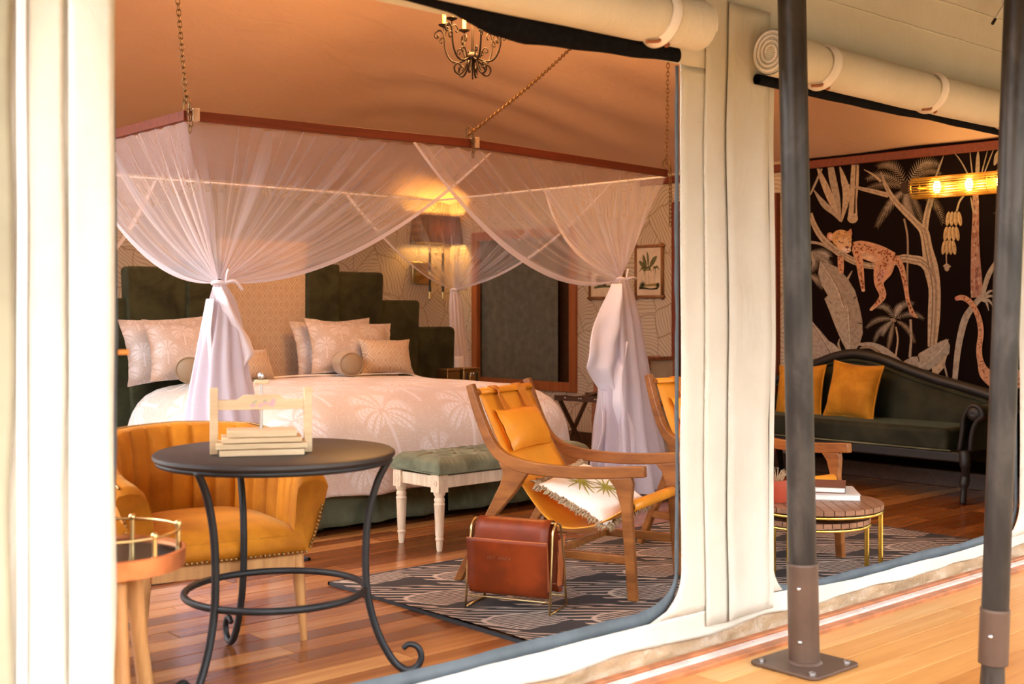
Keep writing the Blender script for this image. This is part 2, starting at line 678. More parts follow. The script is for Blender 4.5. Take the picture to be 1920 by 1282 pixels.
diamonds('diamond_panel', (0.46, 0.33, 0.23), (0.26, 0.16, 0.10), 0.088, axes='xz', scallop=True)
diamonds('basket_cushion', (0.46, 0.34, 0.24), (0.22, 0.13, 0.07), 0.085, axes='xy')
diamonds('bolster_quilt', (0.42, 0.30, 0.19), (0.20, 0.13, 0.07), 0.075, kind='UV', axes='xy')

# rug: overlapping ribbed leaves woven in sand on slate
m = Mat('rug_weave', (0.1, 0.1, 0.1), 0.95, spec=0.1)
c = m.coords('Object')
x, y, z = m.xyz('Object')
wob = (m.noise(c, 5.0, 2) - 0.5) * 0.05
# leaves lie along X (pointing to -X), rows stacked in Y
Wd, Ht = 0.70, 0.25
best_in, best_u, best_v = None, None, None
yy = y + wob
row = (yy / Ht).floor()
res_line = None
val = None
for k in (1, 0, -1):
    rr = row + float(k)
    off = rr.mod(2.0) * 0.5
    cx = ((x / Wd + off).fract() - 0.5) * Wd
    cy = yy - rr * Ht
    # one leaf: an ellipse arc leaning right
    px_ = cx + cy * 0.9
    q = ((px_ / (Wd * 0.52)).pow(2.0) + (cy / (Ht * 1.55)).pow(2.0)).sqrt()
    inside = q.lt(1.0) * cy.gt(0.0)
    band = q.gt(0.58)
    ribs = ((px_ * 88.0 + q * 9.0).sin()).ss(0.35, 0.75)          # bold strokes in the outer band
    fine = ((cy * 235.0 + px_ * 60.0).sin()).ss(-0.25, 0.35) * 0.9 # fine rows inside
    rim = 1.0 - (q - 0.58).abs().ss(0.008, 0.028)
    pat = (band * ribs + (1.0 - band) * fine).max(rim)
    val = inside * pat if val is None else inside * pat + (1.0 - inside) * val
thread = ((x * 700.0).sin() * (y * 700.0).sin()) * 0.12
m.col(m.mix((val + thread).clamp(), (0.045, 0.043, 0.045), (0.50, 0.40, 0.33)))
m.bump(val * 0.5 + m.noise(c, 180.0, 2), 0.35, 0.004)
M['rug_weave'] = m.m
simple('rug_edge', (0.03, 0.03, 0.035), 0.9)


# net: fine mesh, denser along its pleats and towards the tie (UV: u along the frame, v down the strand)
def net(name, color, base_a, streak, hem=0.03, freq=90.0, gather=0.5):
    m = bpy.data.materials.new(name)
    m.use_nodes = True
    nt = m.node_tree
    h = Mat.__new__(Mat)
    h.m, h.nt = m, nt
    h.b = nt.nodes['Principled BSDF']
    h.b.inputs['Base Color'].default_value = (*color, 1)
    h.b.inputs['Roughness'].default_value = 0.9
    h.b.inputs['Specular IOR Level'].default_value = 0.1
    tr = nt.nodes.new('ShaderNodeBsdfTransparent')
    tl = nt.nodes.new('ShaderNodeBsdfTranslucent')
    tl.inputs[0].default_value = (*color, 1)
    ms0 = nt.nodes.new('ShaderNodeMixShader')
    ms0.inputs[0].default_value = 0.4
    nt.links.new(h.b.outputs[0], ms0.inputs[1])
    nt.links.new(tl.outputs[0], ms0.inputs[2])
    ms = nt.nodes.new('ShaderNodeMixShader')
    nt.links.new(tr.outputs[0], ms.inputs[1])
    nt.links.new(ms0.outputs[0], ms.inputs[2])
    nt.links.new(ms.outputs[0], nt.nodes['Material Output'].inputs[0])
    u, v, _ = h.xyz('UV')
    P = h.comb(u * freq, v * 0.35, 0.0)
    P2 = h.comb(u * freq * 0.27 + 5.0, v * 0.5, 0.0)
    s1 = h.noise(P, 1.0, 3, 0.6).ss(0.5, 0.72)
    s2 = h.noise(P2, 1.0, 2, 0.5).ss(0.5, 0.75)
    a = (s1 * 0.7 + s2 * 0.6) * streak * (v * 1.0 + 0.25) + base_a + v.pow(2.5) * gather
    ue = u / (v * 1.15 + 0.3)
    uf = (1.0 - u) / (v * 1.15 + 0.3)
    edge = (1.0 - ue.ss(hem * 0.8, hem)).max(1.0 - uf.ss(hem * 0.8, hem))
    a = a.max(edge * 0.9).min(0.97)
    nt.links.new(a.s, ms.inputs[0])
    M[name] = m


net('net_near', (0.84, 0.80, 0.89), 0.24, 0.50, 0.022)
net('net_far', (0.86, 0.80, 0.84), 0.15, 0.40, 0.03, 60.0, 0.4)
net('net_tail', (0.82, 0.77, 0.84), 0.30, 0.5, 0.0, 30.0, 0.1)
m = simple('net_cotton', (0.82, 0.77, 0.85), 0.85)
M['net_cotton'] = m.m
# glow
m = Mat('flame', (1, 0.8, 0.4), 0.3)
m.emit((1.0, 0.62, 0.22), 60.0)
M['flame'] = m.m
m = Mat('bulb_glow', (1, 0.9, 0.6), 0.3)
m.emit((1.0, 0.68, 0.25), 45.0)
M['bulb_glow'] = m.m
m = Mat('amber_glass', (0.95, 0.6, 0.15), 0.12)
m.b.inputs['Transmission Weight'].default_value = 0.6
m.b.inputs['IOR'].default_value = 1.3
M['amber_glass'] = m.m
# lampshade
m = bpy.data.materials.new('linen_shade')
m.use_nodes = True
h = Mat.__new__(Mat)
h.m, h.nt, h.b = m, m.node_tree, m.node_tree.nodes['Principled BSDF']
x, y, z = h.xyz('Object')
wv = ((x * 700.0).sin() * 0.5 + (z * 800.0).sin() * 0.5) * 0.3 + h.noise(h.scale(h.coords('Object'), (60, 60, 8)), 1.0, 3)
cc = h.mix(wv.ss(0.3, 0.7), (0.02, 0.011, 0.004), (0.07, 0.04, 0.014))
h.col(cc)
h.b.inputs['Roughness'].default_value = 0.9
tl = m.node_tree.nodes.new('ShaderNodeBsdfTranslucent')
m.node_tree.links.new(h.mix(wv.ss(0.3, 0.7), (0.10, 0.045, 0.006), (0.42, 0.22, 0.04)), tl.inputs[0])
ms = m.node_tree.nodes.new('ShaderNodeMixShader')
ms.inputs[0].default_value = 0.30
m.node_tree.links.new(h.b.outputs[0], ms.inputs[1])
m.node_tree.links.new(tl.outputs[0], ms.inputs[2])
m.node_tree.links.new(ms.outputs[0], m.node_tree.nodes['Material Output'].inputs[0])
M['linen_shade'] = m
# flat print with the colours of its own drawing
m = Mat('print', (1, 1, 1), 0.75, spec=0.15)
an = m.nt.nodes.new('ShaderNodeVertexColor')
an.layer_name = 'Col'
f = m.noise(m.coords('Object'), 40.0, 4, 0.6)
m.col(m.mix((1.0 - f).ss(0.35, 0.8) * 0.5, an.outputs[0], (0.05, 0.03, 0.02)))
M['print'] = m.m
m = Mat('mural_ground', (0.007, 0.003, 0.003), 0.9, spec=0.08)
M['mural_ground'] = m.m
simple('print_paper', (0.66, 0.53, 0.38), 0.6, nscale=12, namt=0.08)
simple('cushion_white', (0.84, 0.80, 0.73), 0.8, nscale=14, namt=0.05, bmp=0.1)
simple('fringe_wool', (0.42, 0.30, 0.18), 0.95)
simple('trunk_canvas', (0.62, 0.52, 0.40), 0.7, nscale=10, namt=0.08)
simple('trunk_leather', (0.28, 0.11, 0.06), 0.5, nscale=60, namt=0.5)
simple('grass', (0.13, 0.12, 0.06), 0.95, nscale=0.8, namt=0.3)
simple('gravel', (0.16, 0.11, 0.07), 0.95, nscale=2.0, namt=0.2)

# ================================================================== THE SETTING
XR, YB, YF = 7.7, 9.6, 2.7          # right wall, back wall, tent front
ZW = 2.33                            # wall height
X0, X1 = 0.35, XR

b = MB()
b.grid(lambda u, v: Vector((-60 + 120 * u, -60 + 120 * v, -0.62 + 0.25 * nz(u * 9, v * 9))), 24, 24)
tag(b.build('ground', M['gravel'], smooth=180), kind='structure')


def plank_mesh(L, W, T, mat, name='plank'):
    g = 0.0035
    w, l = W / 2 - g / 2, L / 2 - g / 2
    ch = 0.0009
    b = MB()
    vs = []
    for x in (-l, l):
        vs += [(x, -w, -T), (x, w, -T), (x, w, -ch), (x, w - ch, 0), (x, -w + ch, 0), (x, -w, -ch)]
    b.add(vs, [(5, 4, 3, 2, 1, 0), (6, 7, 8, 9, 10, 11)] + [(i, (i + 1) % 6, 6 + (i + 1) % 6, 6 + i) for i in range(6)])
    me = bpy.data.meshes.new(name)
    me.from_pydata(b.v, [], b.f)
    me.materials.append(mat)
    return me


def lay_planks(parent, x0, x1, y0, y1, W, T, mat, lengths, seed, stuff_from=None):
    rnd = random.Random(seed)
    meshes = {}
    rest = MB()
    y, n = y0 + W / 2, 0
    while y < y1:
        x = x0 - rnd.random() * 1.2
        while x < x1:
            L = rnd.choice(lengths)
            a, c = max(x, x0), min(x + L, x1)
            x += L
            if c - a < 0.12: continue
            LL = round(c - a, 3)
            if stuff_from is not None and y > stuff_from:
                rest.box(((a + c) / 2, y, -T / 2), (LL - 0.003, W - 0.003, T))
                continue
            if LL not in meshes: meshes[LL] = plank_mesh(LL, W, T, mat)
            o = bpy.data.objects.new('plank', meshes[LL])
            COL.objects.link(o)
            o.parent = parent
            o.location = ((a + c) / 2, y, rnd.uniform(-0.0008, 0.0))
            n += 1
        y += W
    return rest, n


fl = MB().box(((X0 + XR) / 2, (YF + YB) / 2 + 0.04, -0.045), (XR - X0 + 0.1, YB - YF - 0.02, 0.04)).build('floor', M['subfloor'])
tag(fl, kind='structure')
# planks far away, too many and too narrow to pick apart: one part, coloured per board by its island
mfar = Mat('far_plank', (0.3, 0.1, 0.03), 0.2)
gi = mfar.nt.nodes.new('ShaderNodeNewGeometry')
rnd_ = Nd(mfar.nt, gi.outputs['Random Per Island'])
cc_ = mfar.coords('Object')
ff_ = mfar.noise(mfar.scale(cc_, (0.9, 14, 1)), 1.0, 6, 0.62, 0.9)
mfar.col(mfar.ramp((rnd_ * 0.62 + ff_ * 0.5 - 0.05).clamp(),
                   [(0.0, (0.07, 0.022, 0.008)), (0.3, (0.18, 0.055, 0.016)), (0.62, (0.32, 0.12, 0.035)), (1.0, (0.56, 0.28, 0.10))]))
rest, nfl = lay_planks(fl, X0, XR - 0.02, YF + 0.06, YB - 0.02, 0.112, 0.022, M['floor_plank'], [1.4, 1.8, 2.3, 2.8], 3, stuff_from=6.2)
tag(rest.build('far_planks', mfar.m, fl), kind='stuff')

dk = MB().box((4.4, 1.05, -0.05), (10.4, 3.1, 0.04)).build('floor_deck', M['subfloor'])
tag(dk, kind='structure')
lay_planks(dk, -0.8, 9.6, -0.5, 2.58, 0.118, 0.022, M['deck_plank'], [2.4, 3.0, 3.6], 5)

# added belt of unseen bush blocks low sky light and darkens the upper front
for (nm, ang0, ang1) in (('sky_block_hedge', -3.3, 0.25), ('sky_block_hedge', 2.2, 3.0)):
    b = MB()
    b.grid(lambda u, v: (lambda a: Vector((4 + (13 + 3.0 * v * (1 - v) + 1.4 * nz(a * 9, v * 3)) * cos(a), 4 + (13 + 3.0 * v * (1 - v) + 1.4 * nz(a * 9, v * 3)) * sin(a), -0.6 + v * (4.2 + 1.3 * nz(a * 5, 2.0)))))(lerp(ang0, ang1, u)), 120, 10)
    hg = b.build(nm, M['grass'], smooth=180)
    tag(hg, kind='structure')

# back wall
b = MB().box(((X0 + XR) / 2, YB + 0.03, ZW / 2 + 0.01), (XR - X0 + 0.1, 0.06, ZW + 0.12))
tag(b.build('wall_back', M['wallpaper']), kind='structure')
# left wall, out of view; its wide opening is added to let in daylight
b = MB()
for (ya_, yb_, za_, zb_) in ((YF, 3.5, 0, ZW), (8.4, YB, 0, ZW), (3.5, 8.4, 0, 0.15), (3.5, 8.4, 2.0, ZW)):
    b.box((X0 - 0.03, (ya_ + yb_) / 2, (za_ + zb_) / 2), (0.06, yb_ - ya_, zb_ - za_))
tag(b.build('wall_left', M['ceiling_canvas']), kind='structure')
# right wall with its window opening
wy0, wy1 = on_x(1083, 600, XR).y, on_x(888, 600, XR).y
wz0, wz1 = 0.46, 1.98
b = MB()
Y2, Y3 = 5.46, YB
for (a, c, z0, z1) in ((Y2, wy0, 0, ZW), (wy1, Y3, 0, ZW), (wy0, wy1, 0, wz0), (wy0, wy1, wz1, ZW)):
    z0, z1 = (z0 - 0.06 if z0 == 0 else z0), (z1 + 0.05 if z1 == ZW else z1)
    b.box((XR + 0.03, (a + c) / 2, (z0 + z1) / 2), (0.06, c - a, z1 - z0))
tag(b.build('wall_right', M['wallpaper']), kind='structure')
w = empty('window_1', (XR, (wy0 + wy1) / 2, wz0), kind='structure')
fw = 0.085
b = MB()
hw, hh = (wy1 - wy0) / 2, wz1 - wz0
for s in (-1, 1): b.box((-0.006, s * (hw - fw / 2), hh / 2), (0.05, fw, hh))
b.box((-0.006, 0, hh - fw / 2), (0.05, hw * 2 - 2 * fw, fw)).box((-0.006, 0, fw / 2), (0.05, hw * 2 - 2 * fw, fw))
b.build('window_frame', M['window_wood'], w, bevel=0.004)
b = MB()
b.grid(lambda u, v: Vector((0.045 + 0.004 * nz(u * 5, v * 6), lerp(-(hw - fw) + 0.22, hw - fw + 0.06, u), 0.04 + v * (hh - 0.1))), 20, 24)
b.build('woven_blind', M['woven_blind'], w, smooth=180, solid=0.004)
MB().box((0.14, 0, hh / 2), (0.02, 2 * hw + 0.2, hh + 0.2)).box((0.09, hw + 0.01, hh / 2), (0.1, 0.02, hh)).box((0.09, -hw - 0.01, hh / 2), (0.1, 0.02, hh)).build('window_recess', M['dark_wood'], w)
# top trim, baseboards, door frame on the right wall
b = MB().box((XR - 0.012, (YF + 0.06 + 7.0) / 2, ZW - 0.03), (0.03, 7.0 - YF - 0.06, 0.06))
tag(b.build('trim_1', M['red_trim'], bevel=0.004), kind='structure')
b = MB().box((XR - 0.012, (YF + YB) / 2, 0.055), (0.026, YB - YF - 0.1, 0.11))
tag(b.build('baseboard_right', M['dark_wood'], bevel=0.004), kind='structure')
b = MB().box(((X0 + XR) / 2, YB - 0.012, 0.055), (XR - X0 - 0.06, 0.026, 0.11))
tag(b.build('baseboard_back', M['dark_wood'], bevel=0.004), kind='structure')
# a closed door between the leaf wallpaper and the mural
dy0, dy1 = on_x(1463, 600, XR).y, on_x(1266, 600, XR).y
dr = empty('door_1', (XR, (dy0 + dy1) / 2, 0), kind='structure')
dw = (dy1 - dy0) / 2
b = MB()
for s in (-1, 1): b.box((-0.015, s * (dw - 0.04), 1.07), (0.07, 0.08, 1.92))
b.box((-0.015, 0, 2.07), (0.07, 2 * dw, 0.08))
b.build('door_frame', M['red_trim'], dr, bevel=0.004)
b = MB().box((0.0, 0, 1.07), (0.04, 2 * dw - 0.16, 1.92))
for zc_ in (0.62, 1.52): b.box((-0.024, 0, zc_), (0.012, 2 * dw - 0.36, 0.7))
b.build('door_leaf', M['dark_wood'], dr, bevel=0.004)
MB().cyl((-0.02, -dw + 0.14, 1.02), (-0.07, -dw + 0.14, 1.02), 0.01).ball((-0.08, -dw + 0.14, 1.02), 0.022).build('door_handle', M['brass'], dr, smooth=60)

# mural wall
b = MB().box((XR + 0.03, (YF + Y2) / 2, ZW / 2), (0.06, Y2 - YF - 0.02, ZW + 0.12))
tag(b.build('wall_mural', M['mural_ground']), kind='structure')


# lining of the tent roof
def smin(a, b_, k=0.25):
    h_ = max(k - abs(a - b_), 0) / k
    return min(a, b_) - h_ * h_ * k * 0.25


def ceil_z(X, Y):
    s = 0.43
    base = smin(smin(s * (YB - Y), s * (XR - X) * 1.0 + 0.0), smin(s * (Y - YF) + 0.12, s * (X + 1.4)))
    wr = 0.012 * sin((X * 0.9 + Y * 1.5) * 6 + 2.2 * nz(X * .8, Y * .8)) * sstep(4.8, 6.6, X) * sstep(0.05, 0.4, base)
    wr += 0.010 * nz(X * 1.7, Y * 1.7, 3.0)
    return ZW + base + wr


b = MB()
b.grid(lambda u, v: Vector((lerp(X0 - 0.1, XR + 0.05, u), lerp(YF + 0.0, YB + 0.05, v), ceil_z(lerp(X0, XR, u), lerp(YF, YB, v)))), 110, 100, flip=True)
tag(b.build('ceiling', M['ceiling_canvas'], smooth=180), kind='structure')
# fly sheet over the deck, keeping the sky off the tent front
b = MB()
b.grid(lambda u, v: Vector((lerp(-0.1, 11.5, u), lerp(-0.9, YF + 0.4, v), 2.46 + 0.50 * v + 0.03 * sin(u * 30) * sin(v * 3.1))), 40, 12)
b.grid(lambda u, v: Vector((lerp(0.0, 11.5, u), lerp(YF + 0.4, YB + 0.8, v), 2.96 + 2.0 * sin(pi * v * 0.95))), 20, 12)
fly = b.build('roof_fly', M['fly_canvas'], smooth=180, solid=0.01)
tag(fly, kind='structure')

# ------------------------------------------------------------------ tent front: canvas with two rolled-up openings
OP = [(1.166, 3.185, 0.150), (3.705, 5.70, 0.118)]     # x left, x right, sill height
ZT = 2.05
ZTOP = 2.88
RC = 0.16


def edge_in(op, z, side):
    xl, xr, zb = op
    cut = 0.0
    if z < zb + RC:
        k = max(0.0, zb + RC - z) / RC
        cut = RC * (1 - sqrt(max(0.0, 1 - min(1, k) ** 2)))
    wob = 0.010 * nz(z * 2.1, side * 3.0 + xl)
    return (xr - cut + wob) if side > 0 else (xl + cut + wob)


def fy(x, z):
    return YF + 0.012 * nz(x * 3.1, z * 1.3) + 0.006 * nz(x * 11, z * 2.5, 4)


front = MB()
XA, XZ = X0 - 0.4, XR + 0.9


def col_patch(fl_, fr_, z0, z1, nu, nvv, off=0.0, mb=None, wave=0.0, hem=None):
    mb = mb or front

    def fn(u, v):
        z = lerp(z0, z1, v)
        x = lerp(fl_(z), fr_(z), u)
        if hem is not None: z = lerp(hem(x), z1, v)
        return Vector((x, fy(x, z) - off + wave * sin(x * 55 + 3 * nz(x * 2, z)) * (0.4 + 0.6 * nz(z * 1.1, x)), z))
    mb.grid(fn, nu, nvv)


zb1, zb2 = OP[0][2], OP[1][2]
def hemz(x): return 0.066 + 0.010 * nz(x * 4.0) + 0.006 * sin(x * 9)
# left of first opening
col_patch(lambda z: XA, lambda z: edge_in(OP[0], z, -1), zb1, ZT, 24, 60)
# pillar between the openings
def zmid(z): return lerp(zb1, ZT, (z - zb1) / (ZT - zb1))
col_patch(lambda z: edge_in(OP[0], z, 1), lambda z: edge_in(OP[1], z, -1), zb1, ZT, 16, 70)
# right of second
col_patch(lambda z: edge_in(OP[1], z, 1), lambda z: XZ, zb2, ZT, 20, 60)
# sill band
front.grid(lambda u, v: (lambda x, z: Vector((x, fy(x, z), z)))(lerp(XA, XZ, u), lerp(hemz(lerp(XA, XZ, u)), lerp(zb1, zb2, sstep(0.42, 0.5, u)), v)), 200, 8)
# head band
front.grid(lambda u, v: (lambda x, z: Vector((x, fy(x, z), z)))(lerp(XA, XZ, u), lerp(ZT, ZTOP, v)), 120, 10)
wf = front.build('wall_front', M['canvas'], smooth=180, solid=0.006)
tag(wf, kind='structure')

# flat canvas strips sewn on the pillar, with a wavy free edge on the right one
def strip(name, xa, xb, z0, z1, off, mat, wav=0.0, nu=6, nvv=60):
    mb = MB()

    def fn(u, v):
        z = lerp(z0, z1, v)
        e = wav * (0.6 * nz(z * 3.0, 7.0) + 0.4 * sin(z * 7)) * (1 if u > 0.5 else 0)
        x = lerp(xa, xb, u) + e * (0.4 + 0.6 * (1 - v))
        z_ = z + (0.012 * nz(x * 8) if v == 0 else 0)
        return Vector((x, fy(x, z) - off - (0.012 * u * abs(nz(z * 2.5, 3)) if wav else 0), z_))
    mb.grid(fn, nu, nvv)
    return mb.build(name, M[mat], wf, smooth=180, solid=0.004)


def X_at(px): return on_y(px, HOR, YF).x


strip('canvas_strip', X_at(1317) - 0.0, X_at(1360), 0.095, 2.57, 0.012, 'canvas')
strip('canvas_strip', X_at(1357), X_at(1432), 0.10, 2.30, 0.022, 'canvas', wav=0.022)
strip('canvas_strip', X_at(1438), X_at(1447), 0.09, 2.20, 0.010, 'canvas')
simple('shadow_strip', (0.10, 0.085, 0.06), 0.9)  # dark colour stands in for the shadow line between overlapping canvas panels
strip('shadow_strip', X_at(1426), X_at(1440), 0.10, 2.24, 0.009, 'shadow_strip')
# left flap folded back in layers
strip('canvas_strip', X_at(124), X_at(206), 0.07, 2.5, 0.020, 'canvas')
strip('canvas_strip', X_at(50), X_at(116), 0.07, 2.5, 0.012, 'canvas', wav=0.01)
strip('zip_tape', X_at(26), X_at(44), 0.07, 2.5, 0.022, 'zip_tape')
strip('canvas_strip', X_at(-60), X_at(18), 0.07, 2.5, 0.016, 'canvas_shaded', wav=0.02)
# seams along the head
for zz, pr in ((2.57, 0.004), (2.42, 0.002)):
    mb = MB()
    mb.tube([Vector((x / 10, fy(x / 10, zz) - 0.005, zz)) for x in range(5, 84)], 0.0035, 5)
    mb.build('seam', M['canvas'], wf, smooth=180)


# dark binding round each opening, on the inside
def binding(op, wl, wr_, wbt, name='mesh_binding'):
    xl, xr, zb = op
    mb = MB()
    N = 60

    def ring(k):
        pts = []
        ins = lambda a, b_: a + b_ * k
        for i in range(N + 1):              # left side going down
            z = lerp(ZT, zb + RC, i / N)
            pts.append((xl + wl * (0.75 + 0.5 * sin(pi * i / N)) * k - 0.02, z))
        for i in range(1, 13):
            a = pi / 2 * i / 12
            r = RC - 0.5 * wbt * k
            pts.append((xl - 0.01 + RC + wl * .7 * k - RC * cos(a), zb + RC - RC * sin(a) + wbt * k * sin(a) - 0.01))
        for i in range(1, N):
            x = lerp(xl + RC, xr - RC, i / N)
            pts.append((x, zb + wbt * k * (0.85 + 0.3 * nz(x * 3)) - 0.01))
        for i in range(0, 12):
            a = pi / 2 * (1 - i / 12)
            pts.append((xr + 0.01 - RC - wr_ * .7 * k + RC * cos(a), zb + RC - RC * sin(a) + wbt * k * sin(a) - 0.01))
        for i in range(N + 1):
            z = lerp(zb + RC, ZT, i / N)
            pts.append((xr - wr_ * (0.7 + 0.5 * nz(z * 2.4)) * k + 0.012, z))
        return pts
    A, B = ring(0.0), ring(1.0)
    vs = [Vector((x, YF + 0.02, z)) for x, z in A] + [Vector((x, YF + 0.03 + 0.004 * nz(x * 9, z * 9), z)) for x, z in B]
    n = len(A)
    mb.add(vs, [(i, i + 1, n + i + 1, n + i) for i in range(n - 1)])
    return mb


binding(OP[0], 0.032, 0.012, 0.050).build('mesh_binding', M['grey_binding'], wf, smooth=180, solid=0.004)
binding(OP[1], 0.008, 0.012, 0.045).build('mesh_binding', M['grey_binding'], wf, smooth=180, solid=0.004)
zp = on_y(236, 660, YF + 0.02)
MB().bar(zp + Vector((-0.02, 0, 0)), zp + Vector((0.008, 0, 0.0)), 0.004, 0.012).build('zip_pull', M['tan_leather_dark'], wf, bevel=0.001)

# crumpled clear skirt between hem and deck, then the painted base rail
b = MB()


def skirt(u, v):
    x = lerp(XA, XZ, u)
    z = lerp(-0.005, 0.085, v)
    y = YF + 0.022 - 0.050 * (1 - v) * (0.6 + 0.5 * nz(x * 6, v * 2)) - 0.010 * nz(x * 22, v * 5, 2)
    return Vector((x, y, z))


b.grid(skirt, 420, 6)
b.build('skirt', M['clear_skirt'], wf, smooth=180)
b = MB().box((4.2, 2.605, 0.006), (8.6, 0.085, 0.018))
b.box((4.2, 2.66, 0.016), (8.6, 0.03, 0.022))
rail = b.build('trim_2', M['window_wood'], bevel=0.003)
simple('rail_paint', (0.74, 0.58, 0.52), 0.45, nscale=12, namt=0.2)
simple('rail_wood', (0.42, 0.15, 0.06), 0.45, nscale=12, namt=0.25)
rail.data.materials[0] = M['rail_wood']
tag(rail, kind='structure')
MB().box((4.2, 2.618, 0.019), (8.6, 0.030, 0.008)).build('paint_strip', M['rail_paint'], rail)
sb = MB()
for k in range(22): sb.ball((0.6 + 0.36 * k, 2.618, 0.0235), 0.006, 8, 4, (1, 1, 0.4))
tag(sb.build('screws', M['steel'], rail, smooth=180), kind='stuff')


# ------------------------------------------------------------------ rolled-up blinds over the openings
def rolled(x0, x1, zc, r, label, straps, mesh_r, mesh_side=0.0):
    t = empty('rolled_canvas_blind', ((x0 + x1) / 2, YF - r - 0.03, zc), 0, label, 'blind')
    L = (x1 - x0) / 2
    yc = 0.0
    mb = MB()
    N = 40

    def fn(u, v):
        x = lerp(-L, L, u)
        a = 2 * pi * v
        pin = 1 - 0.14 * sum(math.exp(-((x + (x0 + x1) / 2 - s) / 0.035) ** 2) for s in straps)
        rr = r * pin * (1 + 0.03 * nz(x * 3, cos(a), sin(a)))
        sg = -0.015 * sin(pi * u)
        return Vector((x, rr * cos(a) * 0.95, rr * sin(a) + sg))
    mb.grid(fn, 90, 24)
    mb.build('canvas_roll', M['canvas'], t, smooth=180)
    # spiral of layers at each end
    for sx in (-1, 1):
        e = MB()
        pts = []
        for i in range(90):
            a = i / 90 * 2 * pi * 3.6
            rr = r * (0.25 + 0.72 * i / 90)
            pts.append((sx * (L + 0.002), rr * cos(a) * 0.95, rr * sin(a)))
        e.tube(pts, 0.005, 5)
        e.build('roll_end', M['canvas_strap'], t, smooth=180)
        d = MB()
        d.lathe([(0.001, 0), (r * 0.95, 0.001)], 24, (sx * (L - 0.004), 0, 0), M=Matrix.Rotation(sx * pi / 2, 3, 'Y'), cap=False)
        d.build('roll_core', M['canvas'], t)
    for s in straps:
        xs = s - (x0 + x1) / 2
        m2 = MB()
        ring = []
        for i in range(33):
            a = radians(20) + 2 * pi * i / 32
            ring.append((xs + 0.02 * sin(a), (r * 0.97) * cos(a), (r * 0.99) * sin(a) - 0.010))
        m2.tube(ring, 0.019, 8, flat=0.18)
        st = m2.build('strap', M['canvas_strap'], t, smooth=180)
        m3 = MB()
        m3.tube(crv([(xs - 0.01, -0.02, -r * 0.88), (xs - 0.03, -0.03, -r * 1.05), (xs - 0.05, -0.03, -r * 1.12), (xs - 0.08, -0.02, -r * 1.16)], 5), 0.006, 6)
        m3.tube(crv([(xs + 0.0, -0.02, -r * 0.9), (xs + 0.02, -0.025, -r * 1.1), (xs + 0.0, -0.03, -r * 1.2)], 5), 0.006, 6)
        m3.build('tie', M['window_wood'], t, smooth=180)
    # the dark insect screen rolled underneath
    m4 = MB()

    def fs(u, v):
        x = lerp(-L * 0.99, L * 0.975, u)
        a = 2 * pi * v
        rr = interp(mesh_r, x + (x0 + x1) / 2) * (1 + 0.12 * nz(x * 5, a))
        return Vector((x, 0.07 + rr * cos(a) * 0.8, -r - rr * 0.55 + rr * sin(a) + 0.008))
    m4.grid(fs, 80, 14)
    m4.build('screen_roll', M['black_mesh'], t, smooth=180)
    return t


rolled(0.9, on_y(1312, 80, YF - 0.12).x, 2.155, 0.085, 'rolled up cream canvas blind with straps over the left opening', [1.98, on_y(1228, 60, 2.6).x],
       [(0.9, 0.015), (1.95, 0.016), (2.14, 0.020), (2.28, 0.046), (2.42, 0.052), (2.65, 0.042), (3.0, 0.027), (3.3, 0.022)])
rolled(on_y(1448, 150, YF - 0.12).x, 6.2, 2.125, 0.082, 'rolled up cream canvas blind with straps over the right opening',
       [on_y(1532, 140, 2.6).x, on_y(1735, 180, 2.6).x, on_y(1882, 220, 2.6).x],
       [(3.7, 0.02), (4.4, 0.024), (4.8, 0.02), (6.2, 0.028)])


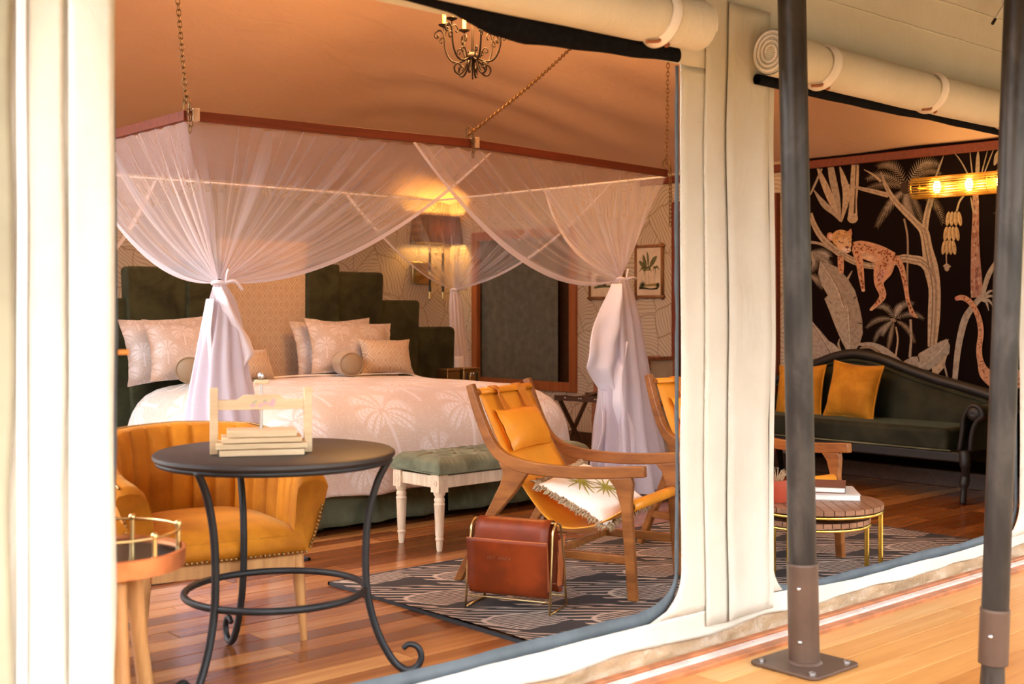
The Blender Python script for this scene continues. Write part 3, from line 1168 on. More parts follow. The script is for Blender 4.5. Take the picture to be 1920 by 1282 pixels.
# ------------------------------------------------------------------ tent poles on the deck
def tent_pole(base, top, r, label, plate=True, sleeve=(0.0, 0.42)):
    base, top = Vector(base), Vector(top)
    t = empty('tent_pole', base, 0, label, 'pole')
    d = (top - base)
    dn = d.normalized()
    z0 = 0.012
    MB().tube([dn * 0.3 if plate else dn * 0.10, dn * 1.2, dn * 2.2, d], [r * 0.94] * 4, 28).build('post', M['pole_paint'], t, smooth=40)
    b_ = MB()
    b_.tube([dn * sleeve[0], dn * sleeve[1]], [r * 1.03, r * 1.03], 28)
    b_.tube([dn * (sleeve[1] - 0.004), dn * (sleeve[1] + 0.004)], [r * 1.05, r * 1.02], 28)
    b_.build('sleeve', M['sleeve_paint'], t, smooth=40)
    toc = (Vector((0, 0, 0)) - base)
    toc.z = 0
    toc.normalize()
    side = Vector((toc.y, -toc.x, 0))
    for k, f in enumerate((0.26, 0.78) if plate else (0.55,)):
        p = dn * lerp(sleeve[0], sleeve[1], f) + (toc + side * 0.25).normalized() * r * 1.0
        MB().ball(p, 0.0075, 10, 6).build('bolt', M['steel'], t, smooth=60)
    if plate:
        pl = MB()
        s = 0.135
        out = []
        for (cx, cy) in ((1, 1), (-1, 1), (-1, -1), (1, -1)):
            for i in range(6):
                a = atan2(cy, cx) - pi / 4 + pi / 2 * i / 5
                out.append((cx * (s - 0.03) + 0.03 * cos(a), cy * (s - 0.03) + 0.03 * sin(a)))
        pl.prism(out, 0.010, Matrix.Translation((0, 0, 0.007)) )
        pl.lathe([(r * 1.22, 0.011), (r * 1.12, 0.018), (r * 1.02, 0.022)], 28)
        pl.build('base_plate', M['sleeve_paint'], t, bevel=0.002)
        for (cx, cy) in ((1, 1), (-1, 1), (-1, -1), (1, -1)):
            MB().lathe([(0.011, 0.012), (0.011, 0.018), (0.006, 0.021)], 6, (cx * 0.1, cy * 0.1, 0)).build('bolt', M['steel'], t, smooth=30)
    else:
        MB().tube([dn * -0.16, dn * -0.06, dn * 0.0, dn * 0.03], [r * 0.72, r * 0.86, r * 0.80, r * 0.8], 22).build('foot_spigot', M['pole_paint'], t, smooth=40)
    return t


pb = on_z(1508, 1247, 0.0)
pt = at_d(1479, -140, 4.05)
tent_pole(pb, (pt.x, pt.y, 2.80), 0.0505, 'worn dark metal tent pole bolted to the deck by a square base plate', sleeve=(0.0, 0.345))
pb = at_d(1862, 1243, 3.70)
pt = at_d(1922, -110, 3.70)
zoff = pb.z
tent_pole((pb.x, pb.y, zoff), (pt.x, pt.y, 2.76), 0.043, 'dark metal tent pole at the right with a bolted sleeve and no base plate', plate=False, sleeve=(0.0, 0.165))

# ================================================================== BED
BX, BYC = 4.35, 6.48            # centre of the bed
BA, BB = 0.98, 0.98             # half width, half length


def rr_pt(ax, by, r, t):
    """point on a rounded rectangle, t in 0..1 round it"""
    s = (t % 1.0) * 4
    k, f = int(s), s - int(s)
    q = -1 + 2 * f
    u, v = [(q, -1), (1, q), (-q, 1), (-1, -q)][k % 4]
    x, y = ax * u, by * v
    r = min(r, ax, by)
    cx = max(-(ax - r), min(ax - r, x))
    cy = max(-(by - r), min(by - r, y))
    d = Vector((x - cx, y - cy))
    if d.length > 1e-9:
        d = d / d.length * r
    return Vector((cx + d.x, cy + d.y)), d.normalized() if d.length > 1e-9 else Vector((0, 0))


bed = empty('bed', (BX, BYC, 0), 0, 'king size bed with a sage velvet valance standing before the stepped headboard', 'bed')
b = MB().box((0, 0.02, 0.24), (1.84, 1.86, 0.26))
b.build('divan_base', M['black'], bed, bevel=0.02)
b = MB().box((0, 0.02, 0.515), (1.80, 1.82, 0.28))
b.build('mattress', M['sheet_white'], bed, bevel=0.05)
for sx in (-1, 1):
    for yy in (-0.85, 0.85):
        MB().box((sx * 0.12, yy, 0.055), (0.16, 0.12, 0.11)).build('foot', M['black'], bed, bevel=0.008)
        MB().box((sx * 0.82, yy, 0.055), (0.12, 0.12, 0.11)).build('foot', M['black'], bed, bevel=0.008)


def valance(t0, t1, name='valance'):
    mb = MB()

    def fn(u, v):
        t = lerp(t0, t1, u)
        z = lerp(0.035, 0.42, v)
        p, d = rr_pt(0.975, 1.0, 0.05, t)
        k = 0.018 * sin(t * 4 * 34 + 2.5 * nz(t * 30)) * (1 - v * 0.7) + 0.012 * nz(t * 60, v * 2)
        k += 0.02 * (1 - v)
        return Vector((p.x + d.x * k, p.y + d.y * k, z + 0.006 * nz(t * 40)))
    mb.grid(fn, int(220 * (t1 - t0)) + 30, 12)
    return mb.build(name, M['valance_velvet'], bed, smooth=180, solid=0.004)


valance(-0.245, 0.122)
valance(0.129, 0.49)

# duvet
PROF = [(-0.97, 0.745, 0), (-0.8, 0.745, 0), (-0.6, 0.742, 0), (-0.42, 0.738, 0), (-0.30, 0.735, 0), (-0.20, 0.728, 0), (-0.12, 0.712, 0), (-0.05, 0.686, 0), (0.01, 0.645, 0),
        (0.05, 0.598, 0), (0.078, 0.545, 0), (0.096, 0.49, 0), (0.108, 0.43, 0), (0.116, 0.37, 0), (0.122, 0.31, 0), (0.128, 0.26, 0), (0.132, 0.215, 0)]
arc = [0.0]
for (o0, z0, _), (o1, z1, _) in zip(PROF, PROF[1:]): arc.append(arc[-1] + sqrt((o1 - o0) ** 2 + (z1 - z0) ** 2))
NT, SUBD = 200, 3


def duvet_pt(t, o, z, dev):
    p, d = rr_pt(BA + o, BB + o, max(0.02, 0.22 + o * 0.6), t)
    if o > -0.15:
        side = sstep(0.62, 0.25, z)
        k = side * (0.022 * nz(t * 34, z * 1.5) + 0.014 * sin(t * 4 * 15 + 3 * nz(t * 20)) * (0.65 - z))
        p = p + d * k
    zz = z + 0.010 * nz(p.x * 3, p.y * 3) + 0.006 * nz(p.x * 9, p.y * 5, 2)
    if z < 0.3: zz += 0.018 * nz(t * 26, 3) * (0.3 - z) / 0.085
    return Vector((p.x, p.y, zz))


b = MB()
prs = []
for i in range(len(PROF) - 1):
    for k in range(SUBD):
        f = k / SUBD
        prs.append((lerp(PROF[i][0], PROF[i + 1][0], f), lerp(PROF[i][1], PROF[i + 1][1], f), lerp(arc[i], arc[i + 1], f)))
prs.append((PROF[-1][0], PROF[-1][1], arc[-1]))


def duv(u, v):
    k = min(len(prs) - 1, int(round(v * (len(prs) - 1))))
    o, z, a = prs[k]
    return duvet_pt(u, o, z, a)


def duv_uv(u, v):
    k = min(len(prs) - 1, int(round(v * (len(prs) - 1))))
    o, z, a = prs[k]
    p, _ = rr_pt(0.01 + a, 0.01 + a, 0.05, u)
    return (p.x + 0.13, p.y + 0.06)


b.grid(duv, NT, len(prs) - 1, closed_u=True, uvfn=duv_uv)
duvet = b.build('duvet', M['duvet'], None, smooth=180, solid=0.012, loc=(BX, BYC, 0))
tag(duvet, 'cream duvet woven with pale palm trees spread over the big bed', 'duvet')
# piped edge of the turned sheet along the top
mb = MB()
pts = []
for i in range(60):
    x = lerp(-1.02, 0.98, i / 59)
    pts.append((x, 0.55 - 0.1 * (x / 1.0) ** 2, 0.757 - 0.05 * sstep(0.8, 1.02, abs(x)) + 0.008 * nz((x) * 3, 0.5 * 3)))
mb.tube(pts, 0.006, 6)
mb.build('piping', M['sheet_white'], duvet, smooth=180)

# ------------------------------------------------------------------ headboard of stepped green panels
HY = 7.56
hb = empty('headboard', (BX, HY, 0), 0, 'stepped green velvet headboard with a quilted cream centre panel', 'headboard')


def panel_poly(x0, x1, z0, z1, lean, mat, y, thick, rad=0.035, name='panel'):
    """padded panel, its outer top corner leaning outwards by lean"""
    mb = MB()
    s = 1 if x1 > x0 else -1
    out = []

    def edge_x(x, z):
        k = (z - z0) / (z1 - z0)
        return x + (lean * k * k) * (1 if x == x1 else 0.25)
    cs = [(x0, z0), (x1, z0), (x1, z1), (x0, z1)]
    n = 6
    for (cx, cz), (dx, dz) in zip(cs, ((1, 1), (-1, 1), (-1, -1), (1, -1))):
        a0 = {(1, 1): pi, (-1, 1): 1.5 * pi, (-1, -1): 0, (1, -1): 0.5 * pi}[(dx, dz)]
        for i in range(n + 1):
            a = a0 + pi / 2 * i / n
            px = cx + s * dx * rad + s * rad * cos(a)
            pz = cz + dz * rad + rad * sin(a)
            out.append((px + (lean * ((pz - z0) / (z1 - z0)) ** 2) * (0.2 + 0.8 * abs((px - x0) / (x1 - x0))), pz))
    m_ = Matrix(((1, 0, 0, 0), (0, 0, 1, y), (0, 1, 0, 0), (0, 0, 0, 1)))
    if s < 0: out = out[::-1]
    mb.prism(out, thick, m_)
    o = mb.build(name, M[mat], hb, bevel=0.018)
    o.modifiers['bevel'].segments = 4
    return o


for s in (-1, 1):
    panel_poly(s * 1.34, s * 1.75, 0.06, 1.075, s * 0.03, 'green_velvet', 0.045, 0.08, 0.05)
    panel_poly(s * 0.96, s * 1.35, 0.06, 1.285, s * 0.05, 'green_velvet', 0.02, 0.09)
    panel_poly(s * 0.58, s * 0.97, 0.06, 1.495, s * 0.06, 'green_velvet', -0.005, 0.10)
    panel_poly(s * 0.33, s * 0.60, 0.06, 1.545, s * 0.01, 'green_velvet', -0.03, 0.11, 0.02)
mb = MB().box((0, 0.0, 0.88), (0.70, 0.09, 1.64))
o = mb.build('panel', M['diamond_panel'], hb, bevel=0.01)
tag(o, 'cream quilted centre panel')
MB().box((0, 0.10, 0.5), (3.3, 0.03, 0.9)).build('back_rail', M['dark_wood'], hb)


# ------------------------------------------------------------------ pillows
def pillow_z(u, v, t, p=2.2):
    return t * (max(0, 1 - abs(u) ** p) ** 0.55) * (max(0, 1 - abs(v) ** p) ** 0.55)


def pillow_xy(u, v, w, h, pinch=0.07):
    x = u * w / 2 * (1 - pinch * (1 - v * v) * abs(u) ** 3 * 1.0)
    y = v * h / 2 * (1 - pinch * (1 - u * u) * abs(v) ** 3 * 1.0)
    return x, y


def cushion(name, w, h, t, mat, M4, label=None, cat=None, group=None, flange=0.0, wr=0.006, pinch=0.09, seed=0.0, trim=None, n=22, piping=None):
    mb = MB()
    for s in (1, -1):
        def fn(a, c, s=s):
            u, v = -1 + 2 * a, -1 + 2 * c
            fu, fv = u * (1 + flange), v * (1 + flange)
            uu, vv = max(-1, min(1, fu)), max(-1, min(1, fv))
            x, y = pillow_xy(u, v, w, h, pinch)
            z = s * (pillow_z(uu, vv, t) + 0.002)
            edge = max(abs(u), abs(v))
            z += wr * nz(u * 3 + seed, v * 3, s * 2 + seed) * (1 if edge < 0.97 else 0)
            z += (flange > 0) * 0.012 * nz(u * 6, v * 6, seed) * sstep(0.8, 1.0, edge)
            return Vector((x, y, z))
        mb.grid(fn, n, n, flip=(s < 0))
    o = mb.build(name, M[mat], None, smooth=180)
    o.matrix_world = M4
    if label: tag(o, label, cat, group)
    if piping:
        pm = MB()
        pts = []
        for i in range(80):
            tt = i / 80 * 4
            k, f = int(tt), tt - int(tt)
            q = -1 + 2 * f
            u, v = [(q, -1), (1, q), (-q, 1), (-1, -q)][k]
            x, y = pillow_xy(u, v, w, h, pinch)
            pts.append((x, y, 0))
        pm.tube(pts, piping[1], 6, closed=True)
        pm.build('piping', M[piping[0]], o, smooth=180)
    return o


def stand_m(loc, w_dir, lean, roll=0.0):
    """cushion plane stood up: local x along w_dir (angle), local y up leaning back by lean"""
    return Matrix.Translation(loc) @ Matrix.Rotation(w_dir, 4, 'Z') @ Matrix.Rotation(radians(90) - lean, 4, 'X') @ Matrix.Rotation(roll, 4, 'Z')


pz = 0.75
cushion('pillow', 0.72, 0.44, 0.075, 'pillow_linen', stand_m((BX - 0.76, HY - 0.20, pz + 0.20), 0.0, radians(14), radians(3)), 'upright palm print pillow against the headboard at the far left, behind another', 'pillow', flange=0.10, seed=1)
cushion('pillow', 0.72, 0.42, 0.085, 'pillow_linen', stand_m((BX - 0.68, HY - 0.36, pz + 0.185), 0.05, radians(22), radians(-3)), 'palm print pillow leaning in front of the left back pillow', 'pillow', flange=0.10, seed=2)
cushion('pillow', 0.70, 0.42, 0.075, 'pillow_linen', stand_m((BX + 0.49, HY - 0.19, pz + 0.185), 0.0, radians(14), radians(2)), 'palm print pillow standing behind the front pillow beside the quilted panel', 'pillow', flange=0.10, seed=3)
cushion('pillow', 0.72, 0.42, 0.085, 'pillow_linen', stand_m((BX + 0.54, HY - 0.34, pz + 0.185), -0.05, radians(22), radians(-4)), 'palm print pillow leaning behind the basket weave cushion', 'pillow', flange=0.10, seed=4)
cushion('cushion', 0.42, 0.27, 0.075, 'basket_cushion', stand_m((5.045, 7.02, pz + 0.125), -0.16, radians(20), radians(-2)), 'oblong beige basket weave cushion in front of the right pillow', 'cushion', seed=5, pinch=0.13)
cushion('cushion', 0.34, 0.22, 0.07, 'basket_cushion', stand_m((3.96, 7.02, pz + 0.10), 0.22, radians(25), radians(-2)), 'beige basket weave cushion half hidden by the left net', 'cushion', seed=6, pinch=0.13)


def bolster(loc, L, r, rz, label):
    t = empty('bolster', loc, rz, label, 'cushion')
    mb = MB()

    def fn(u, v):
        a = 2 * pi * u
        x = lerp(-L / 2, L / 2, v)
        k = 1 - 0.12 * (2 * v - 1) ** 4
        return Vector((x, r * k * cos(a), r * k * sin(a)))
    mb.grid(fn, 28, 12, closed_u=True, uvfn=lambda u, v: (u * 2 * pi * r, v * L))
    mb.build('cover', M['bolster_quilt'], t, smooth=180)
    for s in (-1, 1):
        e = MB()
        e.lathe([(0.001, 0.012), (r * 0.5, 0.010), (r * 0.82, 0.0), (r * 0.9, -0.012)], 28, (s * L / 2, 0, 0), M=Matrix.Rotation(s * pi / 2, 3, 'Y'), cap=False)
        e.build('end_disc', M['bolster_quilt'], t, smooth=180)
        e = MB()
        e.tube([(s * (L / 2 - 0.002), r * 0.885 * cos(2 * pi * i / 28), r * 0.885 * sin(2 * pi * i / 28)) for i in range(28)], 0.005, 6, closed=True)
        e.build('piping', M['bolster_quilt'], t, smooth=180)
    return t


p = on_y(651, 690, 6.98)
bolster((p.x, 6.98, pz + 0.085), 0.30, 0.088, radians(68), 'short quilted brown bolster lying between the front right pillow and oblong cushion')
bolster((3.52, 7.00, pz + 0.085), 0.32, 0.088, radians(60), 'short quilted brown bolster in front of the left pillow')

# nightstand with two brass-bound boxes, mostly behind the bed
ns = empty('nightstand', (5.78, 7.18, 0), 0, 'dark campaign nightstand behind the bed, just right of the cushions', 'nightstand')
b = MB().box((0, 0, 0.33), (0.46, 0.42, 0.54))
b.build('body', M['dark_wood'], ns, bevel=0.006)
MB().box((0, 0, 0.61), (0.50, 0.46, 0.025)).build('top', M['dark_wood'], ns, bevel=0.004)
for k in (0.2, 0.42): 
    d = MB().box((0, -0.215, k), (0.42, 0.018, 0.19)).build('drawer', M['dark_wood'], ns, bevel=0.003)
    MB().tube([(-0.04, -0.225, k), (-0.04, -0.245, k - 0.01), (0.04, -0.245, k - 0.01), (0.04, -0.225, k)], 0.004, 6).build('handle', M['brass'], d, smooth=60)
for sx in (-1, 1):
    for sy in (-1, 1): MB().cyl((sx * 0.2, sy * 0.18, 0.0), (sx * 0.2, sy * 0.18, 0.08), 0.018, 0.025).build('leg', M['dark_wood'], ns, smooth=60)


def brass_box(loc, s, label, latch=True):
    t = empty('box', loc, 0, label, 'box')
    MB().box((0, 0, s[2] / 2 - 0.01), (s[0], s[1], s[2] - 0.02)).build('body', M['old_brass'], t, bevel=0.003)
    MB().box((0, 0, s[2] - 0.010), (s[0] + 0.006, s[1] + 0.006, 0.018)).build('lid', M['old_brass'], t, bevel=0.003)
    if latch:
        fy_ = -s[1] / 2
        for k in (-1, 1):
            MB().box((k * s[0] * 0.30, fy_ - 0.003, s[2] * 0.45), (0.012, 0.008, s[2] * 0.6)).build('strap', M['black'], t, bevel=0.001)
            MB().ball((k * 0.012, fy_ - 0.006, s[2] * 0.68), 0.008, 8, 6, (1, 0.5, 1.5)).build('stud', M['steel'], t, smooth=180)
        MB().box((0, fy_ - 0.003, s[2] * 0.45), (0.045, 0.006, 0.05)).build('latch', M['brass'], t, bevel=0.002)
    return t


brass_box((5.855, 7.10, 0.623), (0.16, 0.14, 0.145), 'small brass bound box with dark straps standing on the nightstand')
brass_box((5.70, 7.12, 0.623), (0.12, 0.12, 0.14), 'plain golden box beside the brass bound box', latch=False)

# ------------------------------------------------------------------ canopy frame and its chains
FX0, FX1, FY0, FY1, FZ = 2.67, 6.16, 5.35, 7.85, 2.14
cf = empty('net_frame', (FX0, FY0, FZ), 0, 'red brown wooden frame hanging over the bed for the mosquito nets', 'frame')
A_, B_, C_, D_, E_ = Vector((0, 0, 0)), Vector((1.765, 0, 0.030)), Vector((3.49, 0, -0.012)), Vector((3.49, 2.5, 0)), Vector((0, 2.5, 0))
for p, q in ((A_, B_), (B_, C_), (E_, A_)):
    MB().bar(p, q, 0.03, 0.048).build('beam', M['red_trim'], cf, bevel=0.002)
for p, q in ((C_, D_), (D_, E_)):
    MB().cyl(p + Vector((0, 0, -0.022)), q + Vector((0, 0, -0.022)), 0.007, n=8).build('net_rail', M['sheet_white'], cf, smooth=60)
for p in (A_, B_):
    MB().box(p + Vector((0.04, -0.004, 0.006)), (0.035, 0.045, 0.062)).build('joint_block', M['bench_wood'], cf, bevel=0.002)


def chain(p0, p1, label, link=0.038, tail=0.14, group=None):
    p0, p1 = Vector(p0), Vector(p1)
    o_ = MB()
    d = (p1 - p0)
    n = int(d.length / (link * 0.72))
    dn = d.normalized()
    s1 = dn.orthogonal().normalized()
    s2 = dn.cross(s1)

    def ring(c, ax, sd, L, w):
        pts = []
        for i in range(12):
            a = 2 * pi * i / 12
            pts.append(c + ax * (cos(a) * (L / 2)) + sd * (sin(a) * w / 2))
        o_.tube(pts, 0.0030, 5, closed=True)
    for i in range(n + 1):
        c = p0 + d * (i / n)
        c = c + Vector((0, 0, -0.02 * sin(pi * i / n) * (1 if abs(dn.z) < 0.9 else 0)))
        ring(c - p0, dn, s1 if i % 2 else s2, link, link * 0.55)
    k = int(tail / (link * 0.72))
    for i in range(k):
        c = Vector((0.004 * (i % 2), -0.035, -0.01 - i * link * 0.72))
        ring(c, Vector((0, 0, 1)), Vector((1, 0, 0)) if i % 2 else Vector((0, 1, 0)), link, link * 0.55)
    # loop over the beam
    o_.tube([Vector((0, -0.03, -0.03)), Vector((0, -0.03, 0.03)), Vector((0, 0.0, 0.045)), Vector((0, 0.03, 0.03)), Vector((0, 0.03, -0.03)), Vector((0, 0, -0.045))], 0.004, 6, closed=True)
    o = o_.build('chain', M['chain'], None, smooth=180, loc=p0)
    return tag(o, label, 'chain', group)


def hang_to_ceiling(p0, px, py):
    """follow the line of sight at (px, py) to the lining"""
    r = ray(px, py)
    t = 3.0
    while t < 14:
        q = Vector((0, 0, EYE)) + r * t
        if q.z > ceil_z(min(q.x, XR), q.y) - 0.03: return q
        t += 0.02
    return q


chain((FX0, FY0, FZ + 0.05), (FX0 - 0.10, FY0 + 0.05, ceil_z(FX0, FY0) - 0.02), 'brass chain holding the near left corner of the net frame')
chain((FX0 + 1.765, FY0, FZ + 0.08), hang_to_ceiling(None, 1098, 64), 'slanting brass chain from the middle of the net frame', tail=0.16)
chain((FX1, FY0, FZ + 0.04), (FX1 + 0.02, FY0, ceil_z(FX1, FY0) - 0.02), 'hanging brass chain at the right corner of the net frame', tail=0.42)


# ------------------------------------------------------------------ mosquito nets
def path_at(pts, t):
    L = [(pts[i + 1] - pts[i]).length for i in range(len(pts) - 1)]
    s = t * sum(L)
    for i, l in enumerate(L):
        if s <= l or i == len(L) - 1:
            return pts[i].lerp(pts[i + 1], min(1.0, s / l)), i
        s -= l


def bez(a, c, b_, t): return a * (1 - t) ** 2 + c * (2 * t * (1 - t)) + b_ * t * t


def swag(parent, org, top, K, c0, c1, mat, normals, seed=0.0, nu=170, nvv=34, pw=3.2, name='drape'):
    mb = MB()

    def strand(u):
        T, seg = path_at(top, u)
        base = T.lerp(K, 0.5)
        mid = base + Vector((0, 0, -0.03))
        w0 = max(0.0, 1 - u / 0.5) ** pw
        w1 = max(0.0, (u - 0.5) / 0.5) ** pw
        C = mid.lerp(c0, w0).lerp(c1, w1) if True else mid
        return T, C, seg

    def fn(u, v):
        T, C, seg = strand(u)
        nrm = normals[seg]
        ang = 2 * pi * u
        kk = K + (C - K).normalized() * 0.02
        vv = 1 - (1 - v) ** 1.15
        p = bez(T, C, kk, vv)
        amp = 0.020 * sin(pi * min(1, v * 1.02)) + 0.004
        fr = 46
        p = p + nrm * amp * (sin(u * 2 * pi * fr * 0.5 + 3.0 * nz(u * 14, seed)) * 0.6 + 0.9 * nz(u * 40, v * 1.5, seed))
        p.z += 0.006 * sin(u * 2 * pi * 23) * (v < 0.04)
        return p - org
    mb.grid(fn, nu, nvv, uvfn=lambda u, v: (u, v))
    return mb.build(name, M[mat], parent, smooth=180)


def tail_tube(parent, org, K, rows, Y, mat, depth=0.55, seed=0.0):
    """rows of (photo y, x left, x right) on the plane Y"""
    pts = []
    for (py, xl, xr) in rows:
        a, c = on_y(xl, py, Y), on_y(xr, py, Y)
        pts.append((a.z, (a.x + c.x) / 2, abs(c.x - a.x) / 2))
    tabx = sorted((z, x) for z, x, w in pts)
    tabw = sorted((z, w) for z, x, w in pts)
    zt, zb = pts[0][0], pts[-1][0]
    mb = MB()

    def fn(u, v):
        z = lerp(zt, zb, v)
        w = interp(tabw, z)
        a = 2 * pi * u
        rip = 1 + (0.10 + 0.10 * v) * sin(a * 11 + 2 * nz(v * 2, seed)) + 0.12 * nz(a * 2, v * 3, seed)
        return Vector((interp(tabx, z) + w * cos(a) * rip * 0.93, Y + w * depth * sin(a) * rip, z + 0.012 * sin(a * 5) * (v > 0.95))) - org
    mb.grid(fn, 90, 40, closed_u=True, uvfn=lambda u, v: (u, v * 0.8))
    return mb.build('tail', M[mat], parent, smooth=180)


def cotton(parent, org, rows, Y, amp=0.02, fold=3.0, seed=0.0, name='cotton_border', slant=0.0):
    mb = MB()
    ys = [r[0] for r in rows]

    def fn(u, v):
        py = lerp(ys[0], ys[-1], v)
        xl = interp([(r[0], r[1]) for r in rows], py)
        xr = interp([(r[0], r[2]) for r in rows], py)
        dpt = amp * sin(u * pi * fold + 2.5 * nz(v * 2.5, seed)) + 0.018 * nz(u * 3, v * 4, seed + 5)
        p = on_y(lerp(xl, xr, u), py + slant * (u - 0.5), Y)
        p.y += dpt + 0.05 * (abs(2 * u - 1)) ** 2
        return p - org
    mb.grid(fn, 24, 40)
    return mb.build(name, M['net_cotton'], parent, smooth=180, solid=0.003)


def tie_knot(parent, org, K, side):
    mb = MB()
    ring = [K + Vector((0.032 * cos(2 * pi * i / 16), 0.03 * sin(2 * pi * i / 16), 0.004 * sin(4 * pi * i / 16))) - org for i in range(16)]
    mb.tube(ring, 0.011, 7, closed=True)
    q = K + Vector((0.02, -0.03, 0.0)) - org
    mb.tube(crv([q, q + Vector((0.04, -0.015, 0.008)), q + Vector((0.085, -0.01, side))], 5), [0.009] * 10 + [0.007], 7)
    mb.tube(crv([q, q + Vector((0.0, -0.01, 0.04)), q + Vector((0.012, -0.005, 0.065)), q + Vector((0.004, 0, 0.02))], 4), 0.006, 6)
    return mb.build('tie', M['net_cotton'], parent, smooth=180)


ZB = -0.028
A, B, C, D, E = (Vector((FX0, FY0, FZ)) + q + Vector((0, 0, ZB)) for q in (A_, B_, C_, D_, E_))
K1, K2, K3 = on_y(411, 530, 5.33), on_y(1164, 523, 5.33), on_y(852, 543, 7.83)
K4 = Vector((2.96, 7.7, 1.36))
Yn, Xn = Vector((0, -1, 0)), Vector((-1, 0, 0))

n1 = empty('mosquito_net', (K1.x, K1.y, 0), 0, 'sheer white mosquito net tied up at the near left corner of the bed', 'mosquito net')
o1 = Vector((K1.x, K1.y, 0))
swag(n1, o1, [Vector((FX0, 6.75, 2.11)), A, on_y(922, 286, FY0 - 0.01)], K1, on_x(262, 548, 2.74), on_y(655, 548, 5.30), 'net_near', [Xn, Yn], 1.0)
tail_tube(n1, o1, K1, [(532, 401, 422), (560, 394, 440), (600, 386, 452), (650, 374, 460), (700, 364, 466), (750, 353, 474), (800, 346, 484), (1020, 338, 492)], 5.32, 'net_tail', seed=1.0)
cotton(n1, o1, [(538, 408, 416), (560, 412, 434), (600, 416, 456), (640, 424, 477), (660, 432, 488), (668, 436, 486), (680, 442, 470), (694, 446, 455)], 5.26, 0.014, 2.2, 1.0)
cotton(n1, o1, [(560, 396, 402), (620, 384, 404), (690, 370, 440), (735, 362, 436), (800, 352, 478), (1015, 345, 482)], 5.29, 0.022, 4.2, 2.0)
tie_knot(n1, o1, K1, -0.035)

n2 = empty('mosquito_net', (K2.x, K2.y, 0), 0, 'sheer white mosquito net tied up at the near right corner, its cotton tail twisted', 'mosquito net')
o2 = Vector((K2.x, K2.y, 0))
swag(n2, o2, [on_y(774, 267, FY0 - 0.03), C, Vector((FX1, 6.55, 2.11))], K2, on_y(1000, 590, 5.28), K2 + Vector((0.02, 0.6, 0.14)), 'net_near', [Yn, -Xn], 2.0)
tail_tube(n2, o2, K2, [(524, 1152, 1176), (545, 1146, 1183), (600, 1134, 1196), (680, 1130, 1206), (760, 1128, 1216), (850, 1122, 1232), (926, 1116, 1240)], 5.32, 'net_tail', seed=2.0)
cotton(n2, o2, [(532, 1157, 1164), (560, 1146, 1172), (610, 1124, 1178), (645, 1113, 1166), (690, 1107, 1156), (712, 1122, 1160), (736, 1138, 1166), (748, 1146, 1160)], 5.26, 0.025, 2.4, 3.0)
cotton(n2, o2, [(640, 1170, 1176), (700, 1150, 1178), (760, 1138, 1192), (800, 1133, 1216), (850, 1126, 1232), (884, 1134, 1240), (926, 1158, 1206)], 5.24, 0.035, 3.4, 4.0)
tie_knot(n2, o2, K2, 0.004)

n3 = empty('mosquito_net', (K3.x, K3.y, 0), 0, 'sheer mosquito net tied up at the far right corner, behind the headboard', 'mosquito net')
o3 = Vector((K3.x, K3.y, 0))
swag(n3, o3, [Vector((5.25, FY1, 2.11)), D, Vector((FX1, 5.85, 2.11))], K3, K3 + Vector((-0.5, -0.05, 0.08)), on_x(990, 522, 6.20), 'net_far', [Yn, Xn], 3.0, nu=120, nvv=26)
tail_tube(n3, o3, K3, [(546, 845, 860), (570, 843, 866), (620, 845, 870), (700, 852, 881), (860, 848, 886)], 7.83, 'net_tail', seed=3.0)
cotton(n3, o3, [(668, 860, 872), (720, 862, 882), (850, 856, 884)], 7.72, 0.01, 2.0, 6.0)
tie_knot(n3, o3, K3, 0.0)

n4 = empty('mosquito_net', (K4.x, K4.y, 0), 0, 'sheer mosquito net tied up at the far left corner, seen through the near left net', 'mosquito net')
o4 = Vector((K4.x, K4.y, 0))
swag(n4, o4, [Vector((FX0, 6.4, 2.11)), E, Vector((3.7, FY1, 2.11))], K4, K4 + Vector((-0.1, -0.5, 0.05)), K4 + Vector((0.4, 0.1, 0.05)), 'net_far', [Xn, Yn], 4.0, nu=90, nvv=20)
tail_tube(n4, o4, K4, [(546, 118, 134), (620, 112, 140), (860, 106, 146)], 7.7, 'net_tail', seed=4.0)
tie_knot(n4, o4, K4, 0.0)

# ================================================================== FURNITURE
def place(o, p, rz=0.0):
    o.location = p
    o.rotation_euler = (0, 0, rz)
    return o


# ------------------------------------------------------------------ round bistro table with scrolled legs
tp = at_d(517, 845, 3.95)
tbl = empty('bistro_table', (tp.x, tp.y, 0), -YAW + radians(11), 'round dark metal bistro table with three scrolled legs in the foreground', 'table')
MB().lathe([(0.001, 0.716), (0.365, 0.716), (0.386, 0.719), (0.392, 0.727), (0.391, 0.737), (0.382, 0.743), (0.001, 0.744)], 64, cap=False).build('table_top', M['table_top'], tbl, smooth=40)
MB().tube([(0.372 * cos(2 * pi * i / 48), 0.372 * sin(2 * pi * i / 48), 0.712) for i in range(48)], 0.010, 8, closed=True).build('rim', M['iron'], tbl, smooth=180)
MB().tube([(0.292 * cos(2 * pi * i / 64), 0.292 * sin(2 * pi * i / 64), 0.283) for i in range(64)], 0.0115, 10, closed=True).build('ring', M['iron'], tbl, smooth=180)
LEG = [(0.375, 0.715), (0.335, 0.64), (0.305, 0.53), (0.295, 0.42), (0.297, 0.30), (0.312, 0.21), (0.342, 0.12), (0.385, 0.045), (0.425, 0.014),
       (0.462, 0.022), (0.478, 0.055), (0.466, 0.088), (0.438, 0.098), (0.418, 0.084)]
